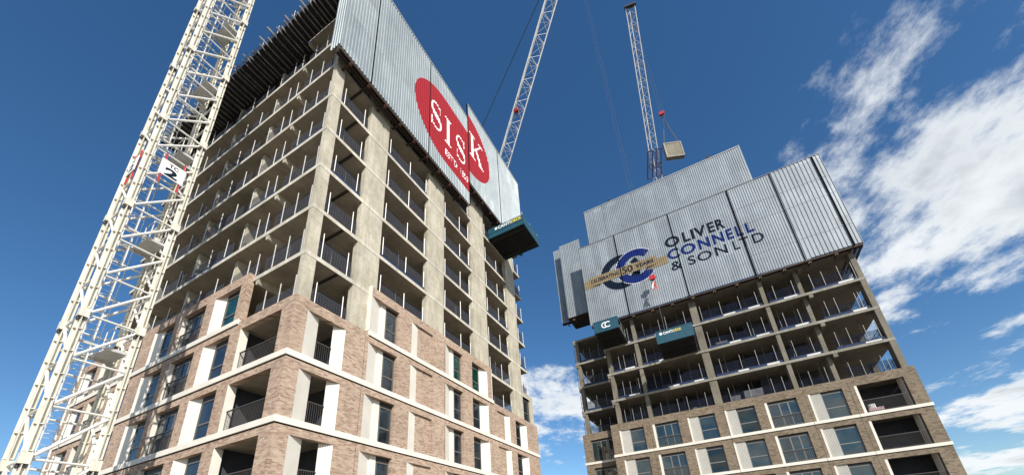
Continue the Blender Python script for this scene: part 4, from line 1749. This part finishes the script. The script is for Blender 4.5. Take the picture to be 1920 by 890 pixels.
def lattice(root, tip, w, npan, parent, mat, rc=0.06, rb=0.032, merge=False, taper=0.0):
    root, tip = Vector(root), Vector(tip)
    t = (tip - root).normalized()
    s = t.cross(Vector((0, 0, 1))).normalized()
    nrm = s.cross(t)
    L = (tip - root).length
    cs = [s * (w / 2) - nrm * (w * 0.35), s * (-w / 2) - nrm * (w * 0.35), nrm * (w * 0.5)]
    nc = 3

    def P(i, x):
        k = 1.0
        if taper and x > L * (1 - taper):
            k = 1 - 0.6 * (x - L * (1 - taper)) / (L * taper)
        return root + t * x + cs[i] * k

    if merge:
        mb = MB()
        rodf = lambda nm, p, q, r, n=6: mb.tube(p, q, r, n)
    else:
        rodf = lambda nm, p, q, r, n=6: rod(nm, p, q, r, mat, parent, n)
    for i in range(nc):
        rodf('boom_chord', P(i, 0), P(i, L), rc, 8)
    st = L / npan
    for k in range(npan):
        x = k * st
        for i in range(nc):
            j = (i + 1) % nc
            if k % 2 == 0:
                rodf('brace', P(i, x), P(j, x + st), rb)
            else:
                rodf('brace', P(j, x), P(i, x + st), rb)
            if k % 2 == 0:
                rodf('brace', P(i, x), P(j, x), rb)
    if merge:
        mb.build('jib', mat, parent)
    return P


lattice((-3.2, 6.2, 59.5), (30.3, -14.28, 92), 1.6, 26, cr, CRANE_W, 0.08, 0.04, merge=True)
mb = MB()
mb.tube((-4.3, 7.0, 59.4), (-6.8, 9.0, 67), 0.15)
mb.tube((-6.8, 9.0, 67), (29.6, -13.9, 92), 0.05)
mb.bar((-4.3, 7, 59.6), (-11, 11.6, 59.6), 1.6, 0.5)
mb.build('counter_jib', CRANE, cr)

# crane number boards
def number_board(T, a0, a1, z0, z1, label):
    t = thing('number_board', label, 'sign', T((a0 + a1) / 2, 0, z0), 'crane number boards')
    mb = MB()
    mb.box(a0, a1, 0.0, 0.03, z0, z1, T)
    mb.build('board', LOGO_WHITE, t)
    mb = MB()
    for a in (a0 + 0.1, a1 - 0.14):
        mb.box(a, a + 0.06, -0.06, -0.003, z0 - 0.55, z1 + 0.45, T)
    mb.build('red_frame', RED, t)
    Tq = lambda s, o, z: T(s, 0.03 + o, z)
    w = a1 - a0
    return t, Tq, w


Tf = lambda a, o, z: (a, 5.86 - o, z)
t, Tq, w = number_board(Tf, -4.76, -3.70, 20.98, 21.99, 'white board reading TC 2 on the near face of the crane mast')
decal('lettering', text_polys('TC', -4.44, -4.0, 21.64, 21.88, 0.03), Tq, 0, 0, t, LOGO_NAVY, lift=0.005)
decal('lettering', text_polys('2', -4.54, -3.96, 21.04, 21.58, 0.045), Tq, 0, 0, t, LOGO_NAVY, lift=0.005)
Ts = lambda a, o, z: (-5.40 - o, -a, z)
t, Tq, w = number_board(Ts, -7.50, -6.62, 20.9, 21.95, 'white board with a number on the narrow left side of the crane mast')
decal('lettering', text_polys('TC', -7.25, -6.9, 21.62, 21.82, 0.02), Tq, 0, 0, t, LOGO_NAVY, lift=0.005)
decal('lettering', text_polys('2', -7.3, -6.85, 21.04, 21.52, 0.035), Tq, 0, 0, t, LOGO_NAVY, lift=0.005)

# ------------------------------------------------------------------ luffing cranes on the towers
c2 = thing('luffing_crane', 'white lattice luffing jib rising behind the silver screen with the red disc', 'crane', (25.6, 2.5, SA(7)))
mb = MB()
for (x, y) in ((24.9, 1.8), (26.1, 1.8), (24.9, 3.2), (26.1, 3.2)):
    mb.box(x - 0.1, x + 0.1, y - 0.1, y + 0.1, SA(7), 46.6)
mb.box(24.6, 26.5, 1.5, 3.5, 46.2, 46.9)
mb.build('mast', CRANE, c2)
R2, T2 = Vector((25.61, 2.48, 47.44)), Vector((19.69, -10.52, 67.72))
d2v = (T2 - R2)
lattice(R2, R2 + d2v * 1.35, 1.6, 24, c2, CRANE_W, 0.075, 0.026)
mb = MB()
mb.path([Vector((29.39, 5.97, 67.53)), R2 + d2v * 1.33], 0.05, 6)
mb.path([Vector((29.39, 5.97, 67.53)), Vector((27.5, 4.2, 47))], 0.14, 6)
mb.path([Vector((27.5, 4.2, 47)), R2], 0.2, 6)
mb.build('luffing_rope', ROPE, c2)
s2 = d2v.normalized().cross(Vector((0, 0, 1))).normalized()
mb = MB()
for f in (0.15, 0.35, 0.55, 0.75, 0.95):
    p = R2 + d2v * f + s2 * -0.85
    mb.tube(p, p + d2v * 0.06, 0.05)
mb.build('boom_lamps', GALV_D, c2)

c3 = thing('luffing_crane', 'white lattice luffing jib rising behind the grey lettered screen', 'crane', (48.2, -17.7, SBz(3)))
mb = MB()
for (x, y) in ((47.5, -18.4), (48.9, -18.4), (47.5, -17.0), (48.9, -17.0)):
    mb.box(x - 0.1, x + 0.1, y - 0.1, y + 0.1, SBz(3), 57.0)
mb.box(47.3, 49.1, -18.6, -16.8, 56.6, 57.3)
mb.build('mast', CRANE, c3)
R3p, T3 = Vector((48.21, -17.73, 57.68)), Vector((34.04, -20.34, 82.99))
d3 = T3 - R3p
P3 = lattice(R3p, R3p + d3, 1.4, 20, c3, CRANE_W, 0.075, 0.024)
t3 = d3.normalized()
s3 = t3.cross(Vector((0, 0, 1))).normalized()
n3 = s3.cross(t3)
for off, tw in ((-1.15, 0.16), (0.25, 0.16)):
    mb = MB()
    b0 = R3p + d3 * 0.075 + s3 * (off + 0.55) - n3 * 0.75
    ax = (t3 - s3 * tw).normalized()
    q = [b0, b0 + s3 * 0.8, b0 + s3 * 0.8 + ax * 4.3, b0 + ax * 4.3]
    mb.path(q + [q[0]], 0.12, 6)
    mb.tube((q[0] + q[3]) / 2, (q[1] + q[2]) / 2, 0.07)
    mb.tube(q[0] * 0.75 + q[3] * 0.25, (q[1] + q[2]) / 2, 0.06)
    mb.tube((q[0] + q[3]) / 2, R3p + d3 * 0.12 - n3 * 0.4, 0.06)
    mb.build('boom_foot_frame', NAVY, c3)
mb = MB()
p = R3p + d3 * 1.0
mb.bar(p - s3 * 0.9 - n3 * 0.5, p + s3 * 0.9 - n3 * 0.5, 0.5, 0.3)
mb.build('sheave_head', DARK, c3)
mb = MB()
mb.path([R3p + s3 * -1.1, R3p + d3 * 0.28 + s3 * -0.75], 0.04)
mb.build('luffing_rope', ROPE, c3)


# ------------------------------------------------------------------ hook blocks, ropes, suspended load
def hook_block(pos, rope_top, label, tag=None, scale=1.0, extra=None):
    p = Vector(pos)
    t = thing('hook_block', label, 'crane hook', p)
    k = scale
    mb = MB()
    mb.prism([(-0.42, 0.0), (-0.30, 0.34), (0.30, 0.34), (0.42, 0.0), (0.24, -0.30), (-0.24, -0.30)], -0.20, -0.14,
             lambda a, b, c: (p.x + c * k, p.y + a * k, p.z + b * k))
    mb.prism([(-0.42, 0.0), (-0.30, 0.34), (0.30, 0.34), (0.42, 0.0), (0.24, -0.30), (-0.24, -0.30)], 0.14, 0.20,
             lambda a, b, c: (p.x + c * k, p.y + a * k, p.z + b * k))
    mb.tube((p.x - 0.22 * k, p.y - 0.2 * k, p.z + 0.05 * k), (p.x + 0.22 * k, p.y - 0.2 * k, p.z + 0.05 * k), 0.06 * k, 8)
    mb.tube((p.x - 0.22 * k, p.y + 0.2 * k, p.z + 0.05 * k), (p.x + 0.22 * k, p.y + 0.2 * k, p.z + 0.05 * k), 0.06 * k, 8)
    mb.build('cheek_plates', RED, t)
    for s in (-0.2, 0.2):
        mb = MB()
        mb.tube((p.x - 0.10 * k, p.y + s * k, p.z + 0.05 * k), (p.x + 0.10 * k, p.y + s * k, p.z + 0.05 * k), 0.2 * k, 14)
        mb.build('sheave', DARK, t)
    mb = MB()
    mb.tube((p.x, p.y, p.z - 0.25 * k), (p.x, p.y, p.z - 0.55 * k), 0.07 * k, 8)
    mb.path([(p.x, p.y + (0.2 * math.sin(math.radians(a))) * k, p.z + (-0.75 + 0.2 * math.cos(math.radians(a))) * k) for a in range(0, 280, 25)], 0.05 * k, 6)
    mb.build('hook', DARK, t)
    if rope_top:
        for s in (-0.2, 0.2):
            rod('rope', (p.x, p.y + s * k, p.z + 0.2 * k), (rope_top[0], rope_top[1] + s * k, rope_top[2]), 0.014, ROPE, t)
    if tag:
        rod('tag_line', (p.x, p.y, p.z - 0.9 * k), tag, 0.022, ROPE, t)
    return t


HX, HY, HZ = 30.3, -14.28, 29.0
h = hook_block((HX, HY, HZ), (HX, HY, 91.0), 'red hook block with bundled chains in front of the ring logo on the grey screen', None, 0.85)
random.seed(3)
for i in range(5):
    y = HY + random.uniform(-0.22, 0.3)
    z1 = HZ - 0.8 - random.uniform(0.3, 1.0)
    mb = MB()
    mb.path([(HX - 0.05 + random.uniform(-0.1, 0.1), HY + random.uniform(-0.08, 0.08), HZ - 0.6), (HX - 0.1, y, (HZ - 0.6 + z1) / 2),
             (HX - 0.1 + random.uniform(-0.1, 0.1), y + random.uniform(-0.1, 0.15), z1)], 0.055, 5)
    mb.build('chain', RED if i % 2 == 0 else ORANGE, h)
for i in range(2):
    y = HY + random.uniform(-0.2, 0.2)
    mb = MB()
    mb.path([(HX - 0.15, HY, HZ - 0.7), (HX - 0.2, y, HZ - 1.1), (HX - 0.18, y + 0.1, HZ - 1.5)], 0.05, 5)
    mb.build('chain', LOGO_WHITE, h)
rod('tag_line', (HX - 0.05, HY, HZ - 0.7), (30.0, -14.3, 20.1), 0.022, ROPE, h)

h = hook_block((22.91, -3.12, 56.0), None, 'red hook block hanging against the jib behind the silver screen', (22.4, -3.9, 52.8), 0.95)
rod('rope', (22.91, -3.12, 56.3), (22.4, -3.9, 58.6), 0.03, ROPE, h)

hook_block((34.04, -20.25, 56.9), (34.04, -20.25, 82.6), 'red hook block carrying the square grey load in the sky', None, 0.9)
ld = thing('lifting_skip', 'square grey concrete skip hanging from chains above the grey screen', 'skip', (34.04, -20.25, 48.13))
cx, cy, cz = 34.04, -20.25, 49.45
hw, hh, dd = 1.14, 1.32, 0.24
yw = math.radians(22)
TK = lambda x, y, z: (cx + x * math.cos(yw) - y * math.sin(yw), cy + x * math.sin(yw) + y * math.cos(yw), cz + z)
mb = MB()
mb.box(-dd, dd, -hw, hw, -hh, hh, TK)
mb.build('skip_body', CONC_B, ld)
mb = MB()
e = 0.15
mb.box(-dd - 0.06, -dd - 0.002, -hw, hw, -hh, -hh + e, TK)
mb.box(-dd - 0.06, -dd - 0.002, -hw, hw, hh - e, hh, TK)
mb.box(-dd - 0.06, -dd - 0.002, -hw, -hw + e, -hh + e, hh - e, TK)
mb.box(-dd - 0.06, -dd - 0.002, hw - e, hw, -hh + e, hh - e, TK)
mb.build('rim', EDGE_B, ld)
for sx, sy in ((-1, -1), (-1, 1), (1, -1), (1, 1)):
    rod('chain', TK(sx * dd * 0.8, sy * hw * 0.8, hh), (cx, cy, 55.9), 0.03, ROPE, ld)
